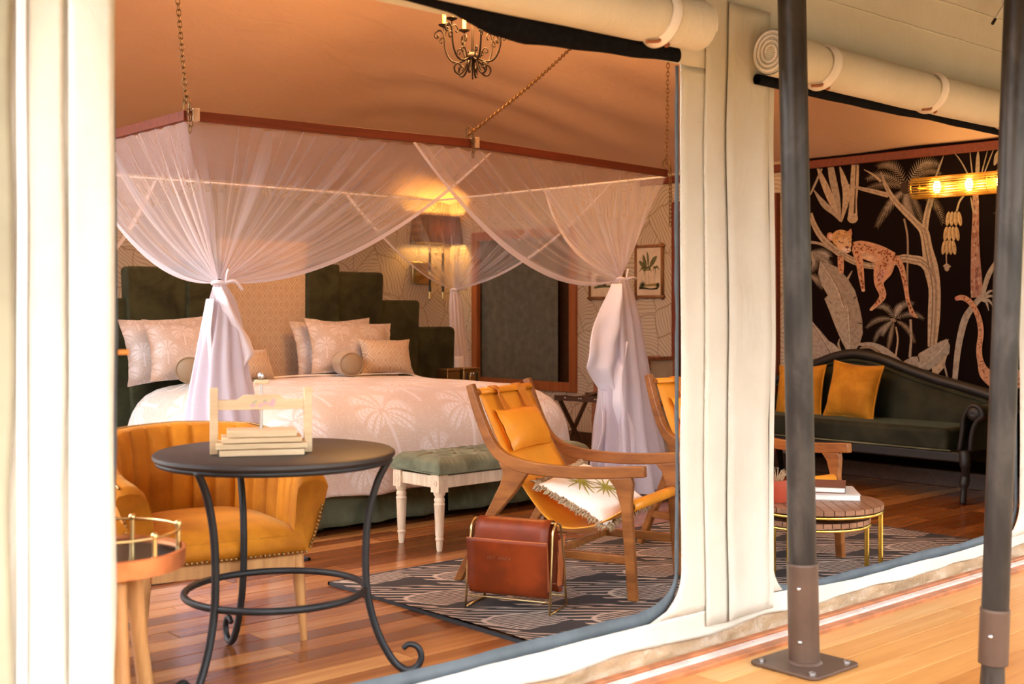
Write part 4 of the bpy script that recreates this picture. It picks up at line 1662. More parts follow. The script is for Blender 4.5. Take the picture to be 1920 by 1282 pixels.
for a in (-8, 112, 232):
    ca, sa = cos(radians(a)), sin(radians(a))
    pts = crv([(r * ca, r * sa, z) for r, z in LEG], 5)
    n = len(pts)
    MB().tube(pts, [0.0125 if i < n * 0.6 else lerp(0.0125, 0.0085, (i / n - 0.6) / 0.4) for i in range(n)], 10).build('leg', M['iron'], tbl, smooth=180)

# ------------------------------------------------------------------ flower press standing on it
fp0 = at_d(490, 845, 3.86)
fp = empty('flower_press', (fp0.x, fp0.y, 0.744), -YAW + radians(14), 'small pale wooden flower press with a screw and painted crossbar on the round table', 'press')
for s in (-1, 1):
    MB().box((s * 0.148, 0, 0.105), (0.026, 0.032, 0.21)).build('post', M['pine'], fp, bevel=0.002)
b = MB()
out = [(-0.135, 0.14), (0.135, 0.14), (0.135, 0.172), (0.075, 0.172), (0.055, 0.187), (-0.055, 0.187), (-0.075, 0.172), (-0.135, 0.172)]
M_xz = Matrix(((1, 0, 0, 0), (0, 0, -1, 0), (0, 1, 0, 0), (0, 0, 0, 1)))
b.prism(out, 0.018, M_xz)
xb = b.build('crossbar', M['pine'], fp, bevel=0.0015)
simple('mauve_paint', (0.62, 0.38, 0.42), 0.7)
simple('leaf_paint', (0.42, 0.40, 0.25), 0.7)
mb = MB()
rf = random.Random(4)
for k in range(16):
    cx, cz = rf.uniform(-0.045, 0.045), 0.161 + rf.uniform(-0.009, 0.010)
    rr = rf.uniform(0.004, 0.007)
    mb.add([(cx + rr * cos(i * pi / 3) * (1 + 0.3 * (i % 2)), -0.0095 - 0.0001 * k, cz + rr * sin(i * pi / 3) * (1 + 0.3 * (i % 2))) for i in range(6)], [tuple(range(6))], k % 4 == 3)
mb.build('painted_flowers', [M['mauve_paint'], M['leaf_paint']], xb)
MB().cyl((0, 0, 0.06), (0, 0, 0.235), 0.0048, n=10).build('screw', M['steel'], fp, smooth=60)
kn = MB().ball((0, 0, 0.247), 0.011, 12, 8, (1, 1, 1.1)).build('knob', M['steel'], fp, smooth=180)
MB().bar((-0.022, 0, 0.228), (0.024, 0, 0.228), 0.016, 0.014).build('wing_handle', M['pine'], fp, bevel=0.003)
for (w_, d_, z_, h_) in ((0.262, 0.16, 0.010, 0.018), (0.285, 0.15, 0.030, 0.016), (0.25, 0.14, 0.0485, 0.015), (0.215, 0.13, 0.068, 0.02)):
    MB().box((0, -0.01, z_), (w_, d_, h_)).build('board', M['pine'], fp, bevel=0.0015)


# ------------------------------------------------------------------ mustard tub chairs
def tub_chair(label, group=None):
    t = empty('tub_chair', (0, 0, 0), 0, label, 'chair', group)
    plan = crv([(0.315, -0.265), (0.335, -0.12), (0.335, 0.03), (0.295, 0.19), (0.17, 0.305), (0.0, 0.335),
                (-0.17, 0.305), (-0.295, 0.19), (-0.335, 0.03), (-0.335, -0.12), (-0.315, -0.265)], 8)
    plan = [Vector((p[0], p[1], 0)) for p in plan]
    plan = crv(plan, 2)
    n = len(plan)

    def height(s):
        a = abs(2 * s - 1)
        return interp([(0, 0.785), (0.3, 0.775), (0.5, 0.735), (0.7, 0.675), (0.86, 0.64), (0.95, 0.625), (1.0, 0.60)], a)
    nrm = []
    for i in range(n):
        d = plan[min(i + 1, n - 1)] - plan[max(i - 1, 0)]
        nrm.append(Vector((d.y, -d.x, 0)).normalized())     # outward
    sect = [(-0.036, 0.0), (-0.040, 0.25), (-0.040, 0.5), (-0.042, 0.75), (-0.040, 0.90), (-0.028, 0.975), (0.0, 1.0),
            (0.028, 0.975), (0.040, 0.90), (0.034, 0.7), (0.028, 0.45), (0.020, 0.2), (0.012, 0.0)]
    mb = MB()
    m = len(sect)
    vs, fs = [], []
    for i in range(n):
        s = i / (n - 1)
        h = height(s)
        zb = 0.335
        a = abs(2 * s - 1)
        fat = 1 + 0.45 * sstep(0.75, 1.0, a)
        for (o, f) in sect:
            z = zb + (h - zb) * f
            flare = 0.035 * f * f
            off = o * fat + flare
            if o < -0.03 and 0.05 < f < 0.93 and a < 0.86:
                off += 0.022 * (1 - abs(sin(s * pi * 19))) ** 3
            p = plan[i] + nrm[i] * off
            fw_ = -0.03 * sstep(0.85, 1.0, a) * sin(pi * min(1, f * 1.05))
            vs.append((p.x, p.y + fw_, z))
    for i in range(n - 1):
        for k in range(m - 1):
            fs.append((i * m + k, i * m + k + 1, (i + 1) * m + k + 1, (i + 1) * m + k))
    fs.append(tuple(range(m)))
    fs.append(tuple(reversed(range((n - 1) * m, n * m))))
    mb.add(vs, fs)
    mb.build('backrest', M['mustard_velvet'], t, smooth=60)

    def seat_fn(u, v):
        x = -1 + 2 * u
        y = -1 + 2 * v
        q, _ = Vector((0, 0)), 0
        px, py = x * 0.295, lerp(-0.295, 0.285, v)
        if py > 0: px *= sqrt(max(0.05, 1 - (py / 0.33) ** 2)) ** 0.6
        dome = (max(0, 1 - abs(x) ** 3) * max(0, 1 - abs(y) ** 4)) ** 0.6
        return Vector((px, py, 0.405 + 0.062 * dome))
    mb = MB()
    mb.grid(seat_fn, 24, 24)
    # front roll down to the nailed edge
    mb.grid(lambda u, v: Vector(((-1 + 2 * u) * 0.295, -0.295 - 0.022 * sin(pi * v) - 0.004, lerp(0.335, 0.405, v) + 0.0)), 24, 8)
    mb.build('seat', M['mustard_velvet'], t, smooth=180)
    # nailheads: along the front edge, up the arm fronts, and along the top edge
    mb = MB()
    for i in range(34):
        mb.ball((lerp(-0.30, 0.30, i / 33), -0.312, 0.342), 0.0058, 6, 4)
    for sx in (-1, 1):
        for i in range(17):
            f = i / 16
            ff_o = 0.06 + 0.86 * f
            mb.ball((sx * (0.309 + 1.45 * interp([(0, 0.012), (0.2, 0.020), (0.45, 0.028), (0.7, 0.034), (0.9, 0.040)], ff_o) + 0.035 * ff_o ** 2), -0.267 - 0.03 * sin(pi * min(1, ff_o * 1.05)), 0.335 + 0.265 * ff_o), 0.0058, 6, 4)
    for i in range(4, n - 4):
        for k in (0, 0.5):
            s = min(1, (i + k) / (n - 1))
            j = min(n - 1, i)
            p = plan[j].lerp(plan[min(n - 1, j + 1)], k) + nrm[j] * (0.035 + 0.030)
            mb.ball((p.x, p.y, height(s) - 0.002), 0.0055, 5, 3)
    tag(mb.build('nailheads', M['old_brass'], t, smooth=180), kind='stuff')
    b_ = MB()
    b_.box((0, -0.262, 0.305), (0.54, 0.026, 0.058))
    b_.box((0, 0.22, 0.305), (0.42, 0.026, 0.058))
    for s in (-1, 1): b_.bar((s * 0.27, -0.25, 0.305), (s * 0.225, 0.22, 0.305), 0.026, 0.058)
    b_.build('seat_rail', M['chair_leg_wood'], t, bevel=0.003)
    for (x_, y_, tx, ty) in ((0.285, -0.245, 0.31, -0.262), (-0.285, -0.245, -0.31, -0.262), (0.23, 0.22, 0.255, 0.33), (-0.23, 0.22, -0.255, 0.33)):
        MB().tube([(x_, y_, 0.345), (lerp(x_, tx, .5), lerp(y_, ty, .5), 0.17), (tx, ty, 0.0)], [0.026, 0.021, 0.0125], 14).build('leg', M['chair_leg_wood'], t, smooth=50)
    return t


c1 = tub_chair('mustard velvet tub chair with nailhead trim behind the round table')
c1.scale = (0.95, 0.95, 0.97)
place(c1, (2.105, 4.075, 0), radians(-11))
c2 = copy_tree(c1)
c2['label'] = 'mustard velvet tub chair cut off by the left canvas, behind the copper tray table'
place(c2, (1.25, 3.72, 0), radians(84))

# ------------------------------------------------------------------ copper tray table at the left edge
tt0 = at_d(200, 1020, 3.1)
tt = empty('tray_table', (tt0.x, tt0.y, 0), 0, 'copper rimmed round tray table with a brass gallery rail at the left edge', 'table')
R_ = 0.196
zt_ = 0.585
MB().lathe([(0.001, zt_ - 0.045), (R_ - 0.012, zt_ - 0.048), (R_, zt_ - 0.045), (R_ + 0.002, zt_), (R_ - 0.006, zt_ + 0.002), (R_ - 0.008, zt_ - 0.012), (0.001, zt_ - 0.012)], 56, cap=False).build('tray_rim', M['copper'], tt, smooth=40)
m = Mat('dark_mirror', (0.03, 0.022, 0.018), 0.12, 0.4)
M['dark_mirror'] = m.m
MB().lathe([(0.001, zt_ - 0.008), (R_ - 0.009, zt_ - 0.008)], 56, cap=False).build('tray_glass', M['dark_mirror'], tt)
MB().tube([(R_ * 0.93 * cos(2 * pi * i / 48), R_ * 0.93 * sin(2 * pi * i / 48), zt_ + 0.048) for i in range(48)], 0.0035, 7, closed=True).build('gallery_rail', M['brass'], tt, smooth=180)
for k in range(6):
    a = 2 * pi * k / 6 - 0.25
    p = Vector((R_ * 0.93 * cos(a), R_ * 0.93 * sin(a), 0))
    b = MB().cyl(p + Vector((0, 0, zt_ - 0.01)), p + Vector((0, 0, zt_ + 0.048)), 0.0065, n=10)
    b.ball(p + Vector((0, 0, zt_ + 0.052)), 0.010, 10, 6)
    b.build('gallery_post', M['brass'], tt, smooth=60)
for a in (-97, 23, 143):
    ca, sa = cos(radians(a)), sin(radians(a))
    MB().tube(crv([(0.10 * ca, 0.10 * sa, zt_ - 0.05), (0.115 * ca, 0.115 * sa, 0.36), (0.15 * ca, 0.15 * sa, 0.15), (0.17 * ca, 0.17 * sa, 0.0)], 5), [0.021] * 15 + [0.014], 12).build('leg', M['chair_leg_wood'], tt, smooth=180)


# ------------------------------------------------------------------ teak lounge chairs with leather slings
def ribbon_side(path, w, hs, x, mb):
    """bar of width w (x) and height h following a path in the y-z plane"""
    pts = crv([(x, y, z) for y, z in path], 6)
    n = len(pts)
    ring = []
    for i in range(n):
        d = (pts[min(i + 1, n - 1)] - pts[max(i - 1, 0)]).normalized()
        nn = Vector((0, -d.z, d.y))
        h = interp(hs, i / (n - 1))
        ring.append([pts[i] + Vector((sx * w / 2, 0, 0)) + nn * (sy * h / 2) for sx, sy in ((-1, -1), (1, -1), (1, 1), (-1, 1))])
    base = []
    vs = [v for r in ring for v in r]
    fs = []
    for i in range(n - 1):
        for k in range(4):
            fs.append((i * 4 + k, i * 4 + (k + 1) % 4, (i + 1) * 4 + (k + 1) % 4, (i + 1) * 4 + k))
    fs += [(3, 2, 1, 0), ((n - 1) * 4, (n - 1) * 4 + 1, (n - 1) * 4 + 2, (n - 1) * 4 + 3)]
    mb.add(vs, fs)


SL = crv([(0, 0.735, 0.822), (0, 0.665, 0.665), (0, 0.60, 0.545), (0, 0.51, 0.415), (0, 0.42, 0.315), (0, 0.33, 0.268), (0, 0.20, 0.285), (0, 0.10, 0.335), (0, 0.025, 0.382)], 5)


def sling_at(y):
    best = min(range(len(SL)), key=lambda i: abs(SL[i].y - y))
    return SL[best]


def lounge_chair(label):
    t = empty('lounge_chair', (0, 0, 0), 0, label, 'chair')
    W = 0.275
    for s in (-1, 1):
        mb = MB()
        ribbon_side([(0.765, 0.865), (0.735, 0.775), (0.70, 0.69), (0.655, 0.605), (0.60, 0.555), (0.53, 0.528), (0.44, 0.515), (0.30, 0.510), (0.15, 0.515), (0.0, 0.528), (-0.055, 0.532)],
                    0.034, [(0, 0.035), (0.3, 0.045), (0.5, 0.056), (0.62, 0.052), (1, 0.046)], s * W, mb)
        mb.build('armrest', M['teak'], t, bevel=0.010)
        # front leg, a blade spreading under the arm
        mb = MB()
        mb.prism([(-0.022, 0.0), (0.020, 0.0), (0.036, 0.22), (0.050, 0.38), (0.075, 0.46), (0.108, 0.497), (0.004, 0.507), (-0.004, 0.48), (0.004, 0.40), (-0.006, 0.25)], 0.030,
                 Matrix(((0, 0, 1, s * W), (1, 0, 0, 0), (0, 1, 0, 0), (0, 0, 0, 1))))
        mb.build('front_leg', M['teak'], t, bevel=0.005)
        mb = MB()
        mb.prism([(0.845, 0.0), (0.805, 0.0), (0.715, 0.17), (0.625, 0.31), (0.545, 0.40), (0.515, 0.44), (0.475, 0.50), (0.62, 0.535), (0.598, 0.49), (0.612, 0.44), (0.665, 0.34), (0.755, 0.18)][::-1], 0.030,
                 Matrix(((0, 0, 1, s * W), (1, 0, 0, 0), (0, 1, 0, 0), (0, 0, 0, 1))))
        mb.build('rear_leg', M['teak'], t, bevel=0.005)
        MB().bar((s * W, 0.01, 0.165), (s * W, 0.73, 0.165), 0.024, 0.036).build('side_stretcher', M['teak'], t, bevel=0.004)
    MB().bar((-W, 0.36, 0.165), (W, 0.36, 0.165), 0.030, 0.030).build('cross_stretcher', M['teak'], t, bevel=0.004)
    MB().cyl((-W, 0.742, 0.828), (W, 0.742, 0.828), 0.013).build('top_rail', M['teak'], t, smooth=60)
    MB().cyl((-W, 0.022, 0.378), (W, 0.022, 0.378), 0.016).build('front_rail', M['teak'], t, smooth=60)
    mb = MB()
    n = len(SL)

    def fn(u, v):
        i = v * (n - 1)
        k = min(n - 2, int(i))
        p = SL[k].lerp(SL[k + 1], i - k)
        x = lerp(-W + 0.028, W - 0.028, u)
        return Vector((x, p.y, p.z - 0.020 * (1 - (2 * u - 1) ** 2) * sin(pi * v)))
    mb.grid(fn, 10, 44)
    # wraps over the rails
    mb.grid(lambda u, v: Vector((lerp(-W + 0.028, W - 0.028, u), 0.742 + 0.017 * cos(radians(200 - 230 * v)), 0.828 + 0.017 * sin(radians(200 - 230 * v)))), 4, 10)
    mb.grid(lambda u, v: Vector((lerp(-W + 0.028, W - 0.028, u), 0.022 + 0.021 * cos(radians(60 + 220 * v)), 0.378 + 0.021 * sin(radians(60 + 220 * v)))), 4, 12)
    mb.build('leather_sling', M['tan_leather'], t, smooth=180, solid=0.005)
    # head pillow hung on two straps
    top, low = sling_at(0.70), sling_at(0.60)
    mid = Vector((0, 0.640, 0.662))
    Mx = Matrix.Translation(mid) @ Matrix.Rotation(radians(62), 4, 'X')
    mb = MB()
    for s in (1, -1):
        def pf(a, c, s=s):
            u, v = -1 + 2 * a, -1 + 2 * c
            x, y = pillow_xy(u, v, 0.40, 0.20, 0.06)
            return Vector((x, y, s * (pillow_z(u, v, 0.048, 2.4) + 0.002) + 0.004 * nz(u * 3, v * 3, s)))
        mb.grid(pf, 16, 12, flip=(s < 0))
    hp = mb.build('head_pillow', M['tan_leather'], t, smooth=180)
    hp.matrix_local = Mx
    for s in (-1, 1):
        mb = MB()
        pts = [(s * 0.11, 0.650, 0.730), (s * 0.11, 0.676, 0.765), (s * 0.112, 0.705, 0.812), (s * 0.115, 0.722, 0.842), (s * 0.115, 0.742, 0.852), (s * 0.115, 0.762, 0.840), (s * 0.115, 0.764, 0.80)]
        cc = crv(pts, 6)
        for i in range(len(cc) - 1):
            mb.bar(cc[i], cc[i + 1], 0.045, 0.004, up=(0, 0.3, 1))
        mb.build('strap', M['tan_leather_dark'], t)
    return t


def chair_place(t, foot_px, foot_py, d, rz):
    f = at_d(foot_px, foot_py, d)
    # the empty stands midway between the two front feet
    off = Matrix.Rotation(rz, 3, 'Z') @ Vector((0.275, 0, 0))
    place(t, (f.x + off.x, f.y + off.y, 0.012), rz)


lc1 = lounge_chair('teak lounge chair with orange leather sling facing the opening, palm cushion on its seat')
chair_place(lc1, 1187, 1132, 4.92, radians(20.8))
lc2 = copy_tree(lc1)
lc2['label'] = 'teak lounge chair with orange leather sling, mostly hidden behind the canvas pillar'
place(lc2, (4.766, 3.30, 0.012), radians(-6))
for ch in lc1.children:
    pass

# printed palm cushion with fringe on the first lounge chair
Rz1 = Matrix.Rotation(radians(20.8), 4, 'Z')
cw, chh, ct = 0.42, 0.36, 0.062
loc = Matrix.Translation(lc1.location) @ Rz1 @ Matrix.Translation((-0.02, 0.285, 0.385)) @ Matrix.Rotation(radians(-2), 4, 'Z') @ Matrix.Rotation(radians(25), 4, 'X') @ Matrix.Rotation(radians(-7), 4, 'Y')
pc = cushion('cushion', cw, chh, ct, 'cushion_white', loc, 'white cushion printed with palm trees and edged in woolly fringe on the lounge chair', 'cushion', seed=9, pinch=0.05)
simple('palm_green', (0.28, 0.27, 0.035), 0.85)
simple('palm_trunk', (0.34, 0.28, 0.20), 0.85)
mb = MB()


def csurf(x, y):
    u, v = max(-0.98, min(0.98, x / (cw / 2))), max(-0.98, min(0.98, y / (chh / 2)))
    return Vector((x, y, pillow_z(u, v, ct) + 0.0035 + 0.006 * nz(u * 3 + 9, v * 3, 2 + 9)))


def cribbon(pts, w0, w1, mi):
    vs, fs = [], []
    n = len(pts)
    for i, (x, y) in enumerate(pts):
        a = pts[max(0, i - 1)]
        c = pts[min(n - 1, i + 1)]
        dx, dy = c[0] - a[0], c[1] - a[1]
        l = sqrt(dx * dx + dy * dy) or 1
        w = lerp(w0, w1, i / (n - 1))
        for s in (-1, 1):
            vs.append(csurf(x - dy / l * w * s, y + dx / l * w * s))
    for i in range(n - 1): fs.append((2 * i, 2 * i + 1, 2 * i + 3, 2 * i + 2))
    mb.add(vs, fs, mi)


rp = random.Random(11)
for (hx, hy, R0, bx, by) in ((-0.08, 0.045, 0.055, 0.06, -0.13), (-0.01, -0.045, 0.058, 0.10, -0.14), (0.03, 0.085, 0.05, 0.12, -0.10), (-0.02, 0.115, 0.04, 0.11, 0.0), (0.10, 0.04, 0.042, 0.15, -0.11)):
    cribbon([(hx + (bx - hx) * t_ + 0.025 * sin(pi * t_), hy + (by - hy) * t_) for t_ in [i / 10 for i in range(11)]], 0.0022, 0.0035, 1)
    for k in range(13):
        a = 2 * pi * k / 13 + rp.uniform(-0.15, 0.15)
        L_ = 1.45 * R0 * rp.uniform(0.75, 1.1)
        pts = [(hx + L_ * t_ * cos(a) , hy + L_ * t_ * sin(a) - 0.012 * t_ * t_) for t_ in (0, 0.3, 0.6, 0.85, 1.0)]
        cribbon(pts, 0.0055, 0.001, 0)
mb.build('palm_print', [M['palm_green'], M['palm_trunk']], pc)
mb = MB()
rq = random.Random(3)
for side in range(4):
    if side in (1,): continue
    for i in range(74):
        q = -1 + 2 * i / 73
        u, v = [(q, -1), (1, q), (-q, 1), (-1, -q)][side]
        x, y = pillow_xy(u, v, cw, chh, 0.05)
        nx_, ny_ = [(0, -1), (1, 0), (0, 1), (-1, 0)][side]
        for k in range(2):
            p0 = Vector((x + rq.uniform(-.003, .003), y, rq.uniform(-.004, .004)))
            p1 = p0 + Vector((nx_ * 0.024 + rq.uniform(-.010, .010), ny_ * 0.024 + rq.uniform(-.010, .010), rq.uniform(-0.016, 0.012)))
            pm_ = (p0 + p1) / 2 + Vector((rq.uniform(-.005, .005), rq.uniform(-.005, .005), 0.008))
            mb.tube([p0, pm_, p1], [0.0035, 0.0045, 0.002], 4)
tag(mb.build('fringe', M['fringe_wool'], pc, smooth=180), kind='stuff')

# ------------------------------------------------------------------ magazine rack
ff = on_z(873, 1140, 0.013)
fr = on_z(1031, 1157, 0.013)
rr_ = on_z(1061, 1132, 0.013)
ctr = (ff + rr_) / 2
ax = (fr - ff)
ang = atan2(ax.y, ax.x)
Lr = ax.length
Wr = 0.185
mr = empty('magazine_rack', (ctr.x, ctr.y, 0.012), ang, 'red brown leather magazine rack on a brass frame standing on the rug', 'rack')
hx_ = Lr / 2
for s in (-1, 1):
    pts = [(s * hx_, -Wr / 2, 0.002), (s * hx_, -Wr * 0.40, 0.16)] + [(s * (hx_ - 0.004), -Wr * 0.27 * cos(radians(a)), 0.30 + 0.045 * sin(radians(a))) for a in range(0, 181, 20)] + [(s * hx_, Wr * 0.40, 0.16), (s * hx_, Wr / 2, 0.002)]
    MB().tube(pts, 0.0048, 8).build('hoop', M['brass'], mr, smooth=180)
    MB().tube([(s * hx_, -Wr / 2, 0.003), (s * hx_, Wr / 2, 0.003)], 0.0048, 8).build('foot_bar', M['brass'], mr, smooth=180)
for y_ in (-Wr * 0.38, Wr * 0.38):
    MB().tube([(-hx_, y_, 0.045), (hx_, y_, 0.045)], 0.0035, 8).build('rod', M['brass'], mr, smooth=180)
MB().tube([(-hx_, 0, 0.345), (hx_, 0, 0.345)], 0.0048, 8).build('rod', M['brass'], mr, smooth=180)
mb = MB()
lw = hx_ - 0.016
# saddle over the top, then a pocket on each side
pr_ = [(-0.062, 0.072), (-0.064, 0.20), (-0.050, 0.30), (-0.034, 0.338), (-0.012, 0.353), (0.012, 0.353), (0.034, 0.338), (0.050, 0.30), (0.064, 0.20), (0.062, 0.072)]
mb.grid(lambda u, v: (lambda p: Vector((lerp(-lw + 0.006, lw - 0.006, u), p[1], p[2])))(crv([(0, a, c_) for a, c_ in pr_], 4)[min(36, int(round(v * 36)))]), 8, 36)
mb.build('leather_saddle', M['red_leather'], mr, smooth=60, solid=0.004)
for s in (-1, 1):
    mb = MB()
    pk = [(s * 0.030, 0.10), (s * 0.045, 0.068), (s * 0.070, 0.062), (s * 0.086, 0.085), (s * 0.094, 0.18), (s * 0.100, 0.282)]
    cv = crv([(0, a, c_) for a, c_ in pk], 5)
    mb.grid(lambda u, v: (lambda p: Vector((lerp(-lw - 0.008 * v, lw + 0.008 * v, u), p.y + 0.004 * sin(pi * u) * s, p.z)))(cv[min(25, int(round(v * 25)))]), 8, 25)
    mb.build('pocket', M['red_leather'], mr, smooth=60, solid=0.004)
    for e in (-1, 1):
        mb = MB()
        mb.add([Vector((e * (lw - 0.004), s * 0.040, 0.085)), Vector((e * (lw + 0.0), s * 0.084, 0.085)), Vector((e * (lw + 0.008), s * 0.098, 0.280)), Vector((e * (lw - 0.012), s * 0.066, 0.26)), Vector((e * (lw - 0.004), s * 0.052, 0.16))], [(0, 1, 2, 3, 4)])
        mb.build('gusset', M['leather_edge'], mr, solid=0.003)
    MB().tube([(-lw - 0.008, s * 0.1005, 0.282), (0, s * 0.1045, 0.282), (lw + 0.008, s * 0.1005, 0.282)], 0.0028, 6).build('pocket_edge', M['leather_edge'], mr, smooth=180)
# faint blind-stamped lettering on the front pocket
tc = bpy.data.curves.new('stamp', 'FONT')
tc.body = "OUT  AFRICA"
tc.size = 0.017
tc.extrude = 0.0006
tc.align_x = 'CENTER'
to = bpy.data.objects.new('stamp', tc)
COL.objects.link(to)
me_ = bpy.data.meshes.new_from_object(to.evaluated_get(bpy.context.evaluated_depsgraph_get()))
bpy.data.objects.remove(to)
so = bpy.data.objects.new('stamp', me_)
simple('stamp_foil', (0.24, 0.075, 0.03), 0.5)
me_.materials.clear()
me_.materials.append(M['stamp_foil'])
COL.objects.link(so)
so.parent = mr
so.matrix_local = Matrix.Translation((-0.03, -0.1045, 0.205)) @ Matrix.Rotation(radians(93), 4, 'X')

# ------------------------------------------------------------------ tufted bench at the foot of the bed
bf = on_z(824, 1033, 0)
bl = on_z(746, 1018, 0)
bdir = Vector((1.0, 0.0, 0))
bn = empty('bench', (bf.x, bf.y, 0), radians(1.5), 'pale wood bench with buttoned sage velvet top at the foot of the bed', 'bench')
BL_, BW_ = 1.02, (bl - bf).length
HB = 0.385


def turned_leg(x, y):
    mb = MB()
    mb.box((x, y, HB - 0.045), (0.062, 0.062, 0.09))
    prof = [(0.013, 0.0), (0.016, 0.02), (0.017, 0.05), (0.021, 0.055), (0.022, 0.062), (0.018, 0.068), (0.021, 0.08), (0.0265, 0.225), (0.0285, 0.235), (0.024, 0.243), (0.028, 0.255), (0.026, 0.262), (0.022, 0.27), (0.03, 0.285), (0.03, 0.30)]
    n = 24
    vs, fs = [], []
    for r, z in prof:
        for k in range(n):
            a = 2 * pi * k / n
            fl_ = 1 - (0.07 * (k % 2) if 0.07 < z < 0.23 else 0)
            vs.append((x + r * fl_ * cos(a), y + r * fl_ * sin(a), z))
    for i in range(len(prof) - 1):
        for k in range(n):
            fs.append((i * n + k, i * n + (k + 1) % n, (i + 1) * n + (k + 1) % n, (i + 1) * n + k))
    fs.append(tuple(reversed(range(n))))
    mb.add(vs, fs)
    l = mb.build('leg', M['bench_wood'], bn, smooth=35)
    for (dx, dy) in ((0, -0.0325), (-0.0325, 0)):
        r_ = MB()
        r_.lathe([(0.017, -0.002), (0.019, 0.002), (0.014, 0.003), (0.010, 0.001), (0.004, 0.004), (0.001, 0.004)], 12, (x + dx, y + dy, HB - 0.045),
                 M=Matrix.Rotation(pi / 2, 3, 'X') if dy else Matrix.Rotation(-pi / 2, 3, 'Y'))
        r_.build('rosette', M['bench_wood'], l, smooth=50)


for x_ in (0.0, BL_):
    for y_ in (0.0, BW_): turned_leg(x_, y_)
for y_ in (0, BW_):
    MB().box((BL_ / 2, y_, HB - 0.04), (BL_ - 0.06, 0.04, 0.062)).build('seat_rail', M['bench_wood'], bn, bevel=0.004)
for x_ in (0, BL_):
    MB().box((x_, BW_ / 2, HB - 0.04), (0.04, BW_ - 0.06, 0.062)).build('seat_rail', M['bench_wood'], bn, bevel=0.004)
mb = MB()
btn = []
for j in range(3):
    for i in range(7 if j % 2 == 0 else 6):
        btn.append((0.09 + (i + (0.5 if j % 2 else 0)) * (BL_ - 0.18) / 6, (j + 0.5) * BW_ / 3))


def tuft(u, v):
    x, y = lerp(-0.035, BL_ + 0.035, u), lerp(-0.035, BW_ + 0.035, v)
    eu = min(u, 1 - u) * (BL_ + .07)
    ev = min(v, 1 - v) * (BW_ + .07)
    e = min(eu, ev)
    h = 0.085 * sstep(-0.015, 0.05, e) ** 0.5 if e > 0 else 0.0
    dmin = sorted([sqrt((x - a) ** 2 + (y - c_) ** 2) for a, c_ in btn])[:2]
    h -= 0.050 * math.exp(-(dmin[0] / 0.028) ** 2)
    h -= 0.016 * math.exp(-((dmin[1] - dmin[0]) / 0.020) ** 2) * sstep(0.02, 0.05, e)
    h += 0.003 * sin(x * 190 + 4 * nz(x * 8, y * 8)) * sstep(0.07, 0.0, e)
    return Vector((x + (0.012 * (1 if u > 0.5 else -1)) * (e > 0.0) * sstep(0.05, 0.012, eu), y + (0.012 * (1 if v > 0.5 else -1)) * sstep(0.05, 0.012, ev), HB + 0.002 + h))


mb.grid(tuft, 130, 54)
mb.grid(lambda u, v: tuft(u, 0) + Vector((0, 0, -0.0 * v)), 10, 1)
mb.build('cushion_top', M['sage_velvet'], bn, smooth=180)
pp = [(-0.04, -0.04), (BL_ + 0.04, -0.04), (BL_ + 0.04, BW_ + 0.04), (-0.04, BW_ + 0.04)]
MB().tube([(x_, y_, HB + 0.006) for x_, y_ in pp], 0.007, 6, closed=True).build('piping', M['sage_velvet'], bn, smooth=60)
bm_ = MB()
for a, c_ in btn: bm_.ball((a, c_, HB + 0.030), 0.011, 8, 5)
tag(bm_.build('buttons', M['sage_velvet'], bn, smooth=180), kind='stuff')


# ------------------------------------------------------------------ rugs
def rug(x0, x1, y0, y1, label, z=0.011, curl=0.0):
    mb = MB()

    def fn(u, v):
        x, y = lerp(x0, x1, u) - x0, lerp(y0, y1, v) - y0
        e = min(u * (x1 - x0), (1 - u) * (x1 - x0))
        return Vector((x, y, z + 0.002 * nz(x * 2, y * 2) * sstep(0, 0.1, e) + curl * 0.014 * sstep(0.10, 0.0, u * (x1 - x0)) * (0.5 + 0.5 * sin(y * 3))))
    mb.grid(fn, 60, 40)
    o = mb.build('rug', M['rug_weave'], None, smooth=180, loc=(x0, y0, 0))
    tag(o, label, 'rug')
    e = MB()
    L_, W_ = x1 - x0, y1 - y0
    for (a, c_, w_, h_) in ((L_ / 2, 0.006, L_, 0.012), (L_ / 2, W_ - 0.006, L_, 0.012), (0.006, W_ / 2, 0.012, W_), (L_ - 0.006, W_ / 2, 0.012, W_)):
        e.box((a, c_, z / 2 + 0.001), (w_, h_, z + 0.001))
    e.build('edge_binding', M['rug_edge'], o)
    return o


rug(2.90, 5.95, 2.80, 4.47, 'large grey leaf patterned rug beneath the lounge chairs and magazine rack', curl=1.0)
rug(2.05, 3.12, 4.96, 7.0, 'grey leaf patterned bedside rug seen under the mustard chair')
rug(5.42, 6.55, 5.02, 7.0, 'grey leaf patterned bedside rug under the tail of the right net')

# ------------------------------------------------------------------ nested coffee tables with books
cp = at_d(1527, 938, 5.14)


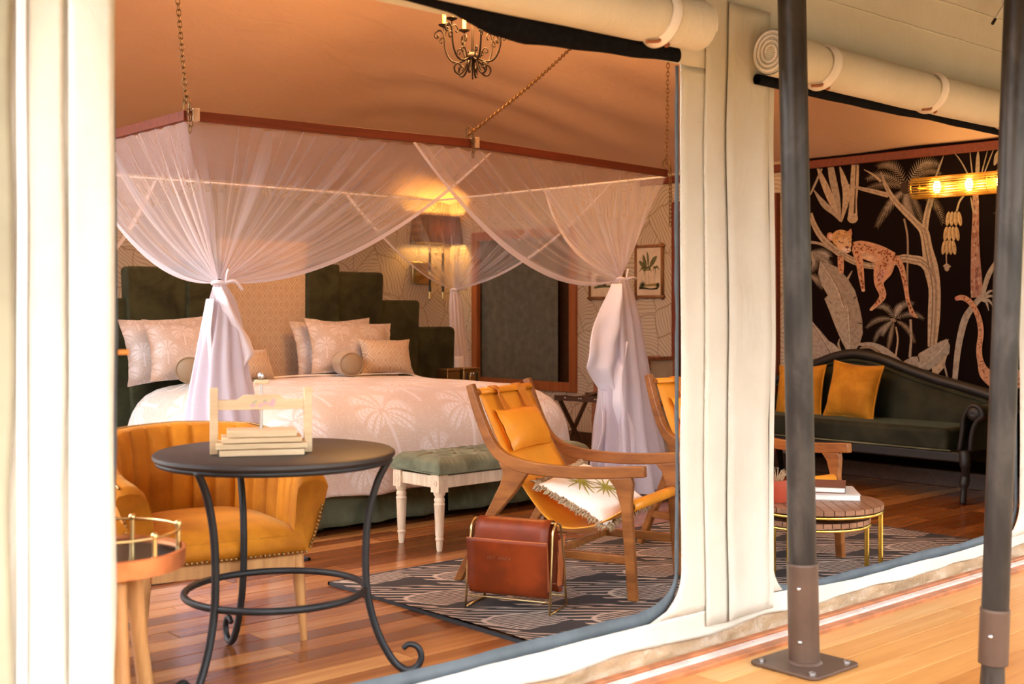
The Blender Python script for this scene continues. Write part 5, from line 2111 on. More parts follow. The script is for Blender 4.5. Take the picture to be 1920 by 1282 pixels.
def slat_table(x, y, z, r, label, ang0, nleg=3):
    t = empty('coffee_table', (x, y, 0.0), ang0, label, 'table')
    zf = 0.012
    n = 13
    w = 2 * r / n
    for i in range(n):
        cx = -r + w * (i + 0.5)
        outl = []
        x0_, x1_ = cx - w / 2 + 0.0018, cx + w / 2 - 0.0018
        seg = 4
        for k in range(seg + 1):
            xx = lerp(x0_, x1_, k / seg)
            outl.append((xx, -sqrt(max(1e-4, r * r - xx * xx))))
        for k in range(seg + 1):
            xx = lerp(x1_, x0_, k / seg)
            outl.append((xx, sqrt(max(1e-4, r * r - xx * xx))))
        MB().prism(outl, 0.020, Matrix.Translation((0, 0, z - 0.010))).build('slat', M['slat_wood'], t)
    MB().tube([((r - 0.004) * cos(2 * pi * i / 64), (r - 0.004) * sin(2 * pi * i / 64), z - 0.030) for i in range(64)], 0.0065, 8, closed=True).build('rim', M['gold'], t, smooth=180)
    for k in range(nleg):
        a = 2 * pi * k / nleg
        for dk in (-0.07, 0.0, 0.07):
            p = Vector(((r - 0.004) * cos(a + dk), (r - 0.004) * sin(a + dk), 0))
            MB().cyl(p + Vector((0, 0, zf)), p + Vector((0, 0, z - 0.028)), 0.0052, n=8).build('leg_rod', M['gold'], t, smooth=60)
    return t


ct1 = slat_table(cp.x, cp.y, 0.389, 0.285, 'round slatted wood coffee table on gold rods carrying two books', radians(-44))
ct2 = slat_table(cp.x - 0.012, cp.y + 0.008, 0.330, 0.245, 'smaller round slatted table nested beneath the top coffee table', radians(-40))


def book(loc, rz, w, d, h, cover, label, pages_side=1):
    t = empty('book', loc, rz, label, 'book')
    MB().box((0, 0, 0.0015), (w, d, 0.003)).box((0, 0, h - 0.0015), (w, d, 0.003)).box((-w / 2 + 0.0015, 0, h / 2), (0.003, d, h)).build('cover', M[cover], t)
    MB().box((0.001, 0, h / 2), (w - 0.008, d - 0.008, h - 0.007)).build('pages', M['white_paper'], t)
    return t


bk = at_d(1562, 918, 5.26)
book((bk.x, bk.y, 0.390), radians(-50), 0.20, 0.26, 0.026, 'book_grey', 'pale thick book lying flat at the bottom of the pair on the coffee table')
bk2 = at_d(1548, 905, 5.28)
book((bk2.x, bk2.y, 0.417), radians(-58), 0.17, 0.23, 0.026, 'book_brown', 'brown covered book lying on top of the pale book')
pt_ = at_d(1456, 900, 5.10)
pot = empty('pot', (pt_.x, pt_.y, 0.390), 0, 'terracotta red pot of dried grass on the coffee table, beside the pole', 'pot')
simple('pot_red', (0.36, 0.05, 0.02), 0.4)
MB().lathe([(0.001, 0), (0.042, 0), (0.052, 0.05), (0.050, 0.095), (0.044, 0.095), (0.044, 0.08), (0.001, 0.08)], 24, cap=False).build('vessel', M['pot_red'], pot, smooth=50)
mb = MB()
for k in range(26):
    a = rp.uniform(0, 2 * pi)
    r0 = rp.uniform(0, 0.03)
    p = Vector((r0 * cos(a), r0 * sin(a), 0.08))
    mb.tube([p, p + Vector((cos(a) * 0.012, sin(a) * 0.012, 0.03)), p + Vector((cos(a) * 0.03, sin(a) * 0.03, rp.uniform(0.035, 0.06)))], [0.002, 0.002, 0.001], 4)
tag(mb.build('dried_grass', M['fringe_wool'], pot), kind='stuff')

# ------------------------------------------------------------------ sofa under the mural
SX0, SX1, SY0, SY1 = 7.08, 7.60, 3.52, 5.42
sf = empty('sofa', (0, 0, 0), 0, 'dark green velvet settee with a carved black scrolled frame under the jungle mural', 'sofa')
TOP = [(on_x(px, py, 7.58).y, on_x(px, py, 7.58).z) for px, py in ((1440, 715), (1490, 700), (1535, 680), (1570, 667), (1605, 662), (1650, 670), (1700, 690), (1760, 711), (1800, 722), (1850, 737), (1890, 752))]
TOP = sorted(TOP)
SY0 = TOP[0][0]


def topz(y): return interp(TOP, y)


mb = MB()
# upholstered back, slightly reclined
mb.grid(lambda u, v: (lambda y: Vector((7.50 + 0.05 * v - 0.03 * sin(pi * v), y, lerp(0.40, topz(y) - 0.035, v))))(lerp(SY0 + 0.02, SY1, u)), 40, 8)
mb.grid(lambda u, v: (lambda y: Vector((7.61, y, lerp(0.20, topz(y) - 0.03, v))))(lerp(SY0 + 0.02, SY1, u)), 40, 2, flip=True)
mb.build('backrest', M['sofa_velvet'], sf, smooth=180)
mb = MB()
pts = crv([(7.575, y, z - 0.005) for y, z in TOP], 4)
mb.tube(pts, 0.033, 10, flat=1.15)
mb.build('top_rail', M['black'], sf, smooth=180)
mb = MB()
mb.tube(crv([(7.535, y, z - 0.052) for y, z in TOP], 4), 0.010, 6)
mb.build('back_bead', M['sofa_velvet'], sf, smooth=180)
mb = MB()
mb.box(((7.06 + 7.52) / 2, (SY0 + SY1) / 2 + 0.06, 0.383), (0.46, SY1 - SY0 - 0.16, 0.155))
st_ = mb.build('seat', M['sofa_velvet'], sf, bevel=0.035)
st_.modifiers['bevel'].segments = 4
mb = MB()
mb.tube([(7.062, SY0 + 0.12, 0.322), (7.062, SY1, 0.322)], 0.006, 6)
mb.build('seat_piping', M['sage_velvet'], sf, smooth=180)
MB().box((7.09, (SY0 + SY1) / 2, 0.285), (0.05, SY1 - SY0 - 0.1, 0.065)).box((7.33, SY0 + 0.1, 0.285), (0.5, 0.05, 0.065)).box((7.33, SY1 - 0.02, 0.285), (0.5, 0.05, 0.065)).build('seat_rail', M['black'], sf, bevel=0.01)
# scrolled arms
for (ya, s) in ((SY0 + 0.06, -1), (SY1 + 0.0, 1)):
    mb = MB()
    prof = crv([(0, 0.0, 0.33), (0, 0.02 * s, 0.45), (0, 0.03 * s, 0.54), (0, 0.075 * s, 0.61), (0, 0.13 * s, 0.605), (0, 0.15 * s, 0.555), (0, 0.115 * s, 0.52), (0, 0.085 * s, 0.45), (0, 0.07 * s, 0.33)], 5)
    n = len(prof)
    mb.grid(lambda u, v: Vector((lerp(7.07, 7.55, v), ya + prof[min(n - 1, int(round(u * (n - 1))))].y, prof[min(n - 1, int(round(u * (n - 1))))].z)), n - 1, 3)
    mb.build('arm_pad', M['sofa_velvet'], sf, smooth=180)
    mb = MB()
    mb.tube([Vector((7.062, ya + p.y, p.z)) for p in prof], 0.017, 8)
    mb.tube(crv([(7.06, ya + 0.035 * s, 0.33), (7.05, ya + 0.045 * s, 0.24), (7.07, ya + 0.035 * s, 0.17), (7.06, ya + 0.03 * s, 0.10), (7.05, ya + 0.03 * s, 0.0)], 5), [0.034] * 6 + [0.026] * 5 + [0.03] * 4 + [0.02] * 5 + [0.018], 10)
    mb.build('arm_scroll', M['black'], sf, smooth=180)
    MB().lathe([(0.001, 0.006), (0.012, 0.012), (0.03, 0.008), (0.042, 0.0)], 16, (7.052, ya + 0.095 * s, 0.565), M=Matrix.Rotation(-pi / 2, 3, 'Y'), cap=False).build('rosette', M['black'], sf, smooth=180)
    MB().tube([(7.55, ya + 0.035 * s, 0.33), (7.57, ya + 0.03 * s, 0.15), (7.60, ya + 0.03 * s, 0.0)], [0.03, 0.024, 0.018], 10).build('rear_leg', M['black'], sf, smooth=180)


def sofa_cushion(px, py, X, w, h, roll, lean, label, seed):
    p = on_x(px, py, X)
    M4 = Matrix.Translation(p) @ Matrix.Rotation(radians(-90), 4, 'Z') @ Matrix.Rotation(radians(90) - lean, 4, 'X') @ Matrix.Rotation(roll, 4, 'Z')
    return cushion('cushion', w, h, 0.085, 'gold_velvet', M4, label, 'cushion', seed=seed, pinch=0.10, piping=('gold_velvet', 0.006))


sofa_cushion(1600, 733, 7.36, 0.40, 0.40, radians(-4), radians(14), 'golden yellow velvet cushion standing free in the middle of the green sofa', 21)
sofa_cushion(1500, 735, 7.40, 0.40, 0.40, radians(3), radians(14), 'golden yellow velvet cushion half hidden behind the near tent pole', 22)

# ------------------------------------------------------------------ luggage stand and the two trunks by the right wall
ls = empty('luggage_stand', (6.62, 6.45, 0), radians(8), 'folding wooden luggage stand with leather straps between bed and window', 'stand')
for s in (-1, 1):
    MB().bar((s * 0.20, -0.25, 0.535), (s * 0.20, 0.25, 0.535), 0.03, 0.04).build('top_rail', M['dark_wood'], ls, bevel=0.003)
    for y_ in (-0.22, 0.22):
        MB().bar((s * 0.20, y_ + 0.012 * s, 0.525), (-s * 0.19, y_ + 0.012 * s, 0.012), 0.018, 0.035).build('leg', M['dark_wood'], ls, bevel=0.002)
    MB().bar((s * 0.18, -0.23, 0.06), (s * 0.18, 0.23, 0.06), 0.018, 0.025).build('stretcher', M['dark_wood'], ls, bevel=0.002)
for y_ in (-0.15, 0.0, 0.15):
    st = MB().grid(lambda u, v: Vector((lerp(-0.215, 0.215, u), y_ + (v - 0.5) * 0.05, 0.558 - 0.018 * sin(pi * u))), 12, 2).build('strap', M['dark_wood'], ls, smooth=180, solid=0.003)
for s in (-1, 1):
    nb = MB()
    for k in range(5): nb.ball((s * 0.217, -0.15 + 0.15 * (k // 2) + 0.02 * (k % 2) - 0.01, 0.54), 0.006, 6, 4)
    tag(nb.build('nails', M['steel'], ls), kind='stuff')


def trunk(loc, s, label, label_part=None):
    t = empty('trunk', loc, 0, label, 'trunk')
    MB().box((0, 0, s[2] / 2), s).build('body', M['trunk_canvas'], t, bevel=0.006)
    hx, hy = s[0] / 2, s[1] / 2
    b_ = MB()
    for sx in (-1, 1):
        for sy in (-1, 1): b_.box((sx * hx, sy * hy, s[2] / 2), (0.05, 0.045, s[2] + 0.008))
    for zz in (0.0, s[2]):
        for sy in (-1, 1): b_.box((0, sy * hy, zz), (s[0] + 0.008, 0.03, 0.03))
        for sx in (-1, 1): b_.box((sx * hx, 0, zz), (0.02, s[1], 0.02))
    b_.build('leather_edging', M['trunk_leather'], t, bevel=0.004)
    for sy in (-1, 1):
        for zz in (0.035, s[2] - 0.035):
            c_ = MB()
            c_.lathe([(0.055, -0.003), (0.055, 0.003), (0.001, 0.004)], 16, (-hx - 0.004, sy * (hy - 0.03), zz), M=Matrix.Rotation(-pi / 2, 3, 'Y'))
            c_.build('corner_cap', M['trunk_leather'], t)
    MB().box((-hx - 0.006, 0, s[2] * 0.62), (0.012, 0.06, 0.05)).build('lock', M['old_brass'], t, bevel=0.002)
    return t


trunk((7.44, 6.77, 0.012), (0.34, 0.66, 0.43), 'cream canvas trunk with brown leather edging on the floor, lower of the pair')
trunk((7.44, 6.80, 0.452), (0.34, 0.56, 0.36), 'cream canvas trunk with brown corners standing on the lower trunk')

# ================================================================== FLAT PRINTS
class Print:
    """flat drawing of coloured strokes and shapes, layer by layer, on a plane given by a function"""
    def __init__(self, fn, step=0.00003, minw=0.15):
        self.fn, self.step, self.k, self.minw = fn, step, 0, minw
        self.v, self.f, self.c = [], [], []

    def poly(self, pts, col):
        self.k += 1
        n = len(self.v)
        self.v += [self.fn(x, y, self.k * self.step) for x, y in pts]
        self.f.append(tuple(range(n, n + len(pts))))
        self.c.append(col)

    def stroke(self, pts, ws, col, smooth=5, same=False):
        if not same: self.k += 1
        P = [Vector((x, y, 0)) for x, y in pts]
        if not isinstance(ws, (list, tuple)): ws = [ws] * len(pts)
        W = [Vector((w, 0, 0)) for w in ws]
        if len(P) > 2 and smooth > 1: P, W = crv(P, smooth), crv(W, smooth)
        n0 = len(self.v)
        m = len(P)
        for i in range(m):
            d = P[min(i + 1, m - 1)] - P[max(i - 1, 0)]
            l = d.length or 1
            nx_, ny_ = -d.y / l, d.x / l
            w = max(self.minw, W[i].x / 2)
            self.v.append(self.fn(P[i].x + nx_ * w, P[i].y + ny_ * w, self.k * self.step))
            self.v.append(self.fn(P[i].x - nx_ * w, P[i].y - ny_ * w, self.k * self.step))
        for i in range(m - 1):
            a = n0 + 2 * i
            self.f.append((a, a + 1, a + 3, a + 2))
            self.c.append(col)

    def ell(self, cx, cy, rx, ry, col, rot=0.0, n=12, same=False):
        if not same: self.k += 1
        n0 = len(self.v)
        for i in range(n):
            a = 2 * pi * i / n
            x, y = rx * cos(a), ry * sin(a)
            self.v.append(self.fn(cx + x * cos(rot) - y * sin(rot), cy + x * sin(rot) + y * cos(rot), self.k * self.step))
        self.f.append(tuple(range(n0, n0 + n)))
        self.c.append(col)

    def frond(self, p0, pc, p1, L, col, n=16, both=True, w=1.4):
        """palm frond: midrib bowed through pc, leaflets of length L hanging from it"""
        self.k += 1
        pts = [bez(Vector((*p0, 0)), Vector((*pc, 0)), Vector((*p1, 0)), i / n) for i in range(n + 1)]
        self.stroke([(p.x, p.y) for p in pts], w, col, 1, same=True)
        for i in range(2, n + 1):
            d = (pts[i] - pts[i - 1]).normalized()
            for s in (-1, 1):
                l = L * (0.55 + 0.45 * sin(pi * i / n)) * (1.0 if s == 1 or both else 0.35)
                nn = Vector((-d.y, d.x, 0)) * s
                tip = pts[i] + (nn * 0.8 + d * 0.75 + Vector((0, 0.35, 0))).normalized() * l
                n0 = len(self.v)
                for q in (pts[i] - d * l * 0.09, pts[i] + d * l * 0.09, tip):
                    self.v.append(self.fn(q.x, q.y, self.k * self.step))
                self.f.append((n0, n0 + 1, n0 + 2))
                self.c.append(col)

    def build(self, name, parent=None):
        me = bpy.data.meshes.new(name)
        me.from_pydata([tuple(p) for p in self.v], [], self.f)
        me.materials.append(M['print'])
        ca = me.color_attributes.new('Col', 'FLOAT_COLOR', 'CORNER')
        flat = []
        for f, c in zip(self.f, self.c):
            for _ in f: flat.extend((*c, 1.0))
        ca.data.foreach_set('color', flat)
        o = bpy.data.objects.new(name, me)
        COL.objects.link(o)
        if parent: o.parent = parent
        return o


def wall_fn(x, y, off):
    p = on_x(1440 + x / 4, 260 + y / 4, XR)
    return Vector((XR - 0.002 - off, p.y, p.z))


S1, S2, S3 = (0.48, 0.36, 0.25), (0.38, 0.30, 0.23), (0.30, 0.22, 0.16)
GR, GD = (0.40, 0.34, 0.28), (0.17, 0.13, 0.10)
DK = (0.05, 0.03, 0.022)
mu = Print(wall_fn)
U = 1120       # offset of the lower crop
# hanging leaves at the top left
mu.stroke([(372, 215), (420, 330), (480, 470), (545, 620)], [14, 46, 50, 8], S1)
mu.stroke([(470, 205), (490, 320), (520, 450), (548, 622)], [44, 56, 44, 8], S2)
mu.stroke([(540, 210), (570, 310), (590, 430), (552, 624)], [10, 44, 56, 8], S1)
mu.stroke([(345, 385), (420, 490), (500, 560), (545, 622)], [6, 44, 36, 6], S2)
mu.stroke([(405, 225), (350, 350), (318, 420)], [14, 16, 10], S2)
mu.stroke([(655, 195), (650, 330), (640, 480), (636, 610)], [56, 62, 56, 78], S1)
mu.ell(636, 598, 40, 36, S1)
mu.stroke([(662, 200), (655, 400), (650, 560)], [8, 8, 16], DK)
# big palm behind the tree
for (ex, ey, cx, cy, L) in ((830, 205, 960, 130, 62), (750, 300, 880, 215, 58), (745, 375, 900, 300, 52), (880, 520, 950, 420, 50), (820, 650, 900, 480, 62),
                            (1275, 190, 1130, 120, 66), (1290, 260, 1180, 180, 50), (1110, 640, 1040, 500, 60), (1165, 650, 1110, 450, 56), (1315, 625, 1270, 400, 66), (1050, 560, 1010, 470, 50)):
    mu.frond((1045, 375), (cx, cy), (ex, ey), L, random.choice((S2, S3, (0.31, 0.22, 0.155))), 20)
mu.ell(1035, 370, 42, 48, DK)
mu.stroke([(1022, 600), (1046, 720), (1050, 860), (1046, 1000), (1050, 1180)], 14, S3)
# the tree and its long branch
for (c_, dw) in ((S1, 1.0), (GD, 0.10), (S3, 0.2)):
    sh = 0 if dw == 1.0 else (-14 if dw == 0.10 else 12)
    mu.stroke([(1232 + sh, U + 440), (1244 + sh, U + 250), (1248 + sh, 1280), (1250 + sh, 1120), (1222 + sh, 960), (1196 + sh, 820), (1172 + sh, 700), (1120 + sh / 2, 640), (1040, 560), (940, 450), (880, 340), (848, 250)],
              [w * dw for w in (66, 88, 92, 90, 108, 78, 70, 48, 46, 40, 26, 6)], c_)
    mu.stroke([(1180 + sh / 3, 720), (1185 + sh / 3, 620), (1205 + sh / 3, 520), (1228, 440)], [w * dw for w in (40, 46, 44, 40)], c_)
    mu.stroke([(905, 425), (790, 395), (690, 372), (580, 340)], [w * dw for w in (36, 34, 24, 6)], c_)
    mu.stroke([(1240, 1020 + sh), (1170, 930 + sh), (1080, 905 + sh), (1000, 900 + sh), (880, 950 + sh), (740, 950 + sh), (620, 905 + sh), (500, 830 + sh / 2), (400, 735), (345, 640), (318, 560)],
              [w * dw for w in (80, 72, 64, 58, 48, 44, 50, 50, 44, 40, 34)], c_)
mu.stroke([(850, 320), (790, 270), (722, 232)], [22, 16, 5], S1)
mu.stroke([(320, 775), (400, 790), (470, 830)], [20, 20, 16], S2)
# leaves at the left margin
for (ex, ey, cx, cy) in ((460, 880, 420, 830), (470, 950, 420, 880), (330, 980, 380, 900), (300, 900, 340, 850)):
    mu.frond((300, 860), (cx, cy), (ex, ey), 60, GR, 14)
mu.frond((300, 1020), (360, 1020), (410, 1110), 56, S2, 12)
# big banana leaf
leaf = [(392, 918), (440, 932), (520, 962), (600, 1050), (655, 1140), (688, 1260), (708, U + 240), (712, U + 340), (688, U + 425), (640, U + 485), (598, U + 480), (560, U + 410),
        (520, U + 320), (500, U + 270), (460, U + 165), (440, U + 115), (425, 1200), (450, 1175), (405, 1095), (378, 1010)]
mu.poly(leaf, GR)
mu.poly([(392, 918), (440, 932), (520, 962), (600, 1050), (655, 1140), (688, 1260), (708, U + 240), (712, U + 340), (688, U + 425), (640, U + 485), (618, U + 300), (600, U + 140), (570, 1270), (520, 1130), (450, 1010)], (0.33, 0.27, 0.22))
mu.stroke([(398, 925), (455, 1010), (520, 1125), (570, 1265), (600, U + 150), (622, U + 480)], [4, 7, 9, 9, 9, 10], (0.55, 0.47, 0.38))
mu.stroke([(405, 925), (463, 1010), (528, 1125), (577, 1265), (606, U + 150), (626, U + 480)], [2, 3, 3, 3, 3, 3], DK)
for i in range(14):
    f = i / 13
    x, y = lerp(440, 612, f), lerp(990, U + 420, f)
    mu.stroke([(x, y), (x + 40, y - 16), (x + 84, y - 8)], 1.6, S3)
    mu.stroke([(x, y), (x - 30, y - 24), (x - 56, y - 26)], 1.6, S3)
mu.poly([(440, U + 90), (492, U + 118), (470, U + 112)], DK)
mu.poly([(665, U + 262), (715, U + 272), (700, U + 258)], DK)
mu.poly([(640, U + 78), (672, U + 50), (655, U + 80)], DK)
mu.stroke([(545, U + 470), (530, U + 420), (540, U + 380)], [18, 14, 6], S2)
mu.stroke([(634, 990), (600, 1050)], [6, 18], S2)
mu.poly([(335, U + 250), (400, U + 325), (470, U + 410), (548, U + 480), (480, U + 500), (400, U + 515), (330, U + 540), (240, U + 560), (260, U + 300)], (0.38, 0.31, 0.26))
mu.stroke([(335, U + 260), (410, U + 370), (490, U + 500)], [5, 6, 5], (0.55, 0.47, 0.38))
mu.stroke([(330, U + 262), (402, U + 372), (480, U + 502)], [3, 3, 3], DK)
mu.poly([(440, U + 385), (500, U + 420), (560, U + 488), (500, U + 494)], (0.46, 0.38, 0.31))
# small palm
for (ex, ey, cx, cy) in ((822, U + 140, 900, U + 105), (1090, U + 112, 990, U + 90), (745, U + 292, 830, U + 195), (800, U + 402, 830, U + 290), (905, U + 455, 920, U + 340), (1100, U + 400, 1060, U + 270),
                         (1165, U + 225, 1080, U + 150), (1000, U + 130, 970, U + 150), (860, U + 350, 880, U + 280)):
    mu.frond((950, U + 240), (cx, cy), (ex, ey), 40, random.choice((GR, S1, (0.36, 0.31, 0.25))), 17)
for i in range(9): mu.ell(925 + 9 * (i % 4) + 3, U + 232 + 8 * (i // 3), 7, 7, S3, n=8)
mu.stroke([(962, U + 290), (976, U + 390), (958, U + 520)], [11, 12, 13], S1)
mu.stroke([(1072, U + 235), (1076, U + 380), (1066, U + 520)], [18, 17, 20], S2)
# lower leaves over the sofa
mu.stroke([(680, U + 420), (780, U + 432), (880, U + 478), (1000, U + 560)], [14, 50, 62, 30], GR)
mu.stroke([(690, U + 450), (780, U + 440), (860, U + 500)], [10, 32, 8], S3)
mu.stroke([(700, U + 418), (800, U + 440), (900, U + 520)], 4, (0.55, 0.47, 0.38))
mu.poly([(1008, U + 555), (1080, U + 515), (1128, U + 512), (1134, U + 490), (1220, U + 440), (1300, U + 398), (1345, U + 380), (1368, U + 430), (1362, U + 490), (1300, U + 550), (1210, U + 615), (1120, U + 600)], (0.34, 0.30, 0.25))
mu.poly([(1008, U + 555), (1080, U + 515), (1128, U + 512), (1134, U + 490), (1220, U + 440), (1300, U + 398), (1345, U + 380), (1290, U + 470), (1150, U + 590)], GR)
mu.stroke([(1358, U + 385), (1300, U + 465), (1220, U + 540), (1130, U + 600)], [4, 6, 6, 5], (0.55, 0.47, 0.38))
mu.stroke([(1128, U + 512), (1136, U + 540), (1130, U + 556)], [10, 7, 2], DK)
mu.poly([(1350, U + 490), (1320, U + 600), (1270, U + 655), (1235, U + 640), (1232, U + 600), (1290, U + 560)], S1)
mu.stroke([(1320, U + 550), (1345, U + 660), (1350, U + 700)], [10, 14, 10], S2)
# bananas
mu.stroke([(1472, 430), (1440, 470), (1418, 545)], [12, 14, 14], S1)
for (cy, x0_, x1_, n_) in ((600, 1352, 1440, 4), (712, 1336, 1422, 4), (815, 1322, 1398, 4)):
    for i in range(n_):
        x = lerp(x0_, x1_, i / (n_ - 1))
        mu.ell(x, cy, 19, 58, DK, rot=0.15 - 0.1 * i)
        mu.ell(x, cy, 16, 55, (0.55, 0.38, 0.20), rot=0.15 - 0.1 * i)
        mu.ell(x + 4, cy, 5, 46, (0.38, 0.25, 0.13), rot=0.15 - 0.1 * i)
mu.stroke([(1340, 865), (1342, 940)], 7, S1)
mu.ell(1345, 965, 20, 30, S2)
mu.stroke([(1318, 958), (1345, 940), (1374, 962)], 8, S1)
# second trunk with its crown behind the lamp
for (ex, ey, cx, cy, w) in ((1400, 108, 1480, 120, 10), (1518, 85, 1530, 200, 9), (1580, 80, 1575, 200, 30), (1650, 90, 1610, 180, 9), (1700, 70, 1650, 130, 9), (1770, 190, 1680, 220, 14)):
    P_ = [bez(Vector((1565, 430, 0)), Vector((cx, cy + 60, 0)), Vector((ex, ey, 0)), i / 6) for i in range(7)]
    mu.stroke([(p.x, p.y) for p in P_], [14, 12, w, w, w, w * .8, 3], S2)
mu.stroke([(1700, 200), (1730, 130), (1775, 50)], [10, 52, 20], S2)
mu.stroke([(1320, 130), (1290, 210), (1250, 320)], [3, 14, 10], S2)
TR = (0.40, 0.22, 0.16)
mu.stroke([(1560, 420), (1562, 560), (1558, 740), (1560, 900), (1566, 1060), (1572, 1190)], [44, 48, 58, 70, 86, 92], TR)
rm = random.Random(8)
for i in range(70):
    y = rm.uniform(450, 1180)
    w = interp([(420, 20), (900, 32), (1190, 42)], y)
    mu.ell(1563 + rm.uniform(-w, w) * 0.8, y, rm.uniform(4, 9), rm.uniform(8, 22), rm.choice(((0.30, 0.12, 0.09), (0.22, 0.10, 0.08), (0.50, 0.33, 0.26))), n=8)
mu.stroke([(1525, 440), (1540, 520), (1545, 560)], [6, 14, 6], S1)
mu.stroke([(1720, 915), (1660, 1020), (1625, 1130), (1610, 1200)], [28, 38, 34, 30], GR)
mu.stroke([(1610, U + 60), (1540, U + 140), (1480, U + 240), (1440, U + 400), (1420, U + 540), (1405, U + 700)], [40, 46, 52, 48, 44, 40], GR)
for (ex, ey) in ((1700, 1140), (1720, 1200), (1700, 1270), (1660, 1290)):
    mu.stroke([(1600, 1210), ((1600 + ex) / 2 + 10, (1205 + ey) / 2 - 24), (ex, ey)], [14, 20, 3], GR)
mu.frond((1900, 480), (1860, 500), (1720, 560), 60, S2, 14)
mu.frond((1960, U + 300), (1900, U + 320), (1880, U + 400), 50, S2, 12)
# sleeping leopard
LP, LS = (0.60, 0.32, 0.19), (0.20, 0.05, 0.02)
LB = (0.66, 0.42, 0.28)
mu.stroke([(955, 890), (1004, 960), (1032, 1080), (1052, 1200), (1064, U + 120), (1090, U + 190), (1128, U + 222)], [56, 44, 34, 30, 28, 34, 12], LP)
mu.stroke([(548, 880), (552, 950), (556, 1010)], [40, 46, 30], LP)
mu.stroke([(640, 810), (700, 820), (780, 850), (870, 880), (950, 900)], [70, 112, 138, 132, 90], LP)
mu.stroke([(660, 850), (760, 890), (830, 915)], [30, 50, 20], LB)
mu.stroke([(905, 905), (868, 985), (838, 1080), (866, 1170), (836, 1225), (788, 1272)], [120, 140, 72, 52, 38, 24], LP)
mu.stroke([(870, 980), (835, 1070)], [60, 30], (0.55, 0.30, 0.24))
mu.ell(784, 1276, 18, 12, LB, rot=-0.6)
mu.stroke([(672, 840), (692, 930), (706, 1040), (718, 1130)], [70, 56, 42, 26], LP)
mu.ell(720, 1136, 14, 12, LB)
rs = random.Random(5)
for (pth, w, n_) in (([(660, 800), (780, 830), (900, 860), (960, 900)], 90, 62), ([(900, 900), (866, 990), (842, 1080), (866, 1170), (820, 1240)], 80, 46), ([(676, 850), (694, 940), (708, 1050), (718, 1120)], 40, 30),
                     ([(965, 900), (1010, 980), (1035, 1090), (1056, 1210), (1068, U + 130), (1100, U + 200)], 26, 40), ([(548, 890), (556, 1000)], 28, 8)):
    cvp = crv([Vector((x, y, 0)) for x, y in pth], 6)
    for i in range(n_):
        p = rs.choice(cvp)
        j = 1 - 0.45 * (cvp.index(p) / len(cvp))
        mu.ell(p.x + rs.uniform(-w, w) * 0.34 * j, p.y + rs.uniform(-w, w) * 0.34 * j, rs.uniform(4, 8.5), rs.uniform(3.5, 7), LS, rs.uniform(0, 3), 7)
mu.ell(478, 735, 27, 34, (0.45, 0.2, 0.12), -0.5)
mu.ell(480, 738, 17, 23, (0.68, 0.42, 0.30), -0.5)
mu.poly([(592, 700), (612, 690), (632, 672), (640, 712), (630, 752)], (0.45, 0.2, 0.12))
mu.ell(562, 750, 76, 66, (0.62, 0.36, 0.15), 0.35, 20)
mu.ell(578, 790, 58, 50, (0.66, 0.42, 0.24), 0.2, 18)
mu.ell(598, 834, 34, 22, (0.78, 0.60, 0.48), 0.1, 14)
mu.ell(602, 815, 15, 9, (0.16, 0.04, 0.03), 0.1, 10)
mu.stroke([(602, 822), (602, 838), (584, 848)], 3, LS)
mu.stroke([(602, 838), (622, 842)], 3, LS)
mu.stroke([(538, 768), (558, 780), (578, 780)], 5, DK)
mu.stroke([(608, 776), (620, 778), (630, 768)], 5, DK)
for i in range(70):
    a, r = rs.uniform(0, 2 * pi), sqrt(rs.random()) * 66
    x, y = 562 + r * cos(a) * 1.05, 745 + r * sin(a) * 0.85
    if y < 800 and not (530 < x < 640 and 755 < y < 800): mu.ell(x, y, rs.uniform(2, 4), rs.uniform(2, 3.5), LS, 0, 6)
mu.stroke([(520, 850), (540, 852), (560, 846)], 2, (0.8, 0.7, 0.6))
# second cat's tail and back at the right
mu.stroke([(1425, U + 78), (1470, U + 72), (1530, U + 110), (1585, U + 210), (1606, U + 330), (1592, U + 460), (1606, U + 560), (1640, U + 640), (1720, U + 700)], [32, 40, 40, 40, 42, 42, 50, 90, 120], LP)
mu.ell(1428, U + 78, 18, 17, (0.6, 0.25, 0.2))
mu.ell(1880, U + 680, 90, 70, LP)
for i in range(60):
    f = rs.random()
    pth = crv([Vector((x, y, 0)) for x, y in ((1470, U + 72), (1530, U + 110), (1585, U + 210), (1606, U + 330), (1592, U + 460), (1606, U + 560), (1640, U + 660))], 6)
    p = rs.choice(pth)
    mu.ell(p.x + rs.uniform(-14, 14), p.y + rs.uniform(-14, 14), rs.uniform(3, 6), rs.uniform(3, 6), LS, 0, 6)
for i in range(24): mu.ell(1880 + rs.uniform(-70, 70), U + 680 + rs.uniform(-50, 50), 9, 8, LS, 0, 7)
mural = mu.build('mural')
tag(mural, 'jungle mural with a sleeping leopard on a branch, printed on black', 'mural')


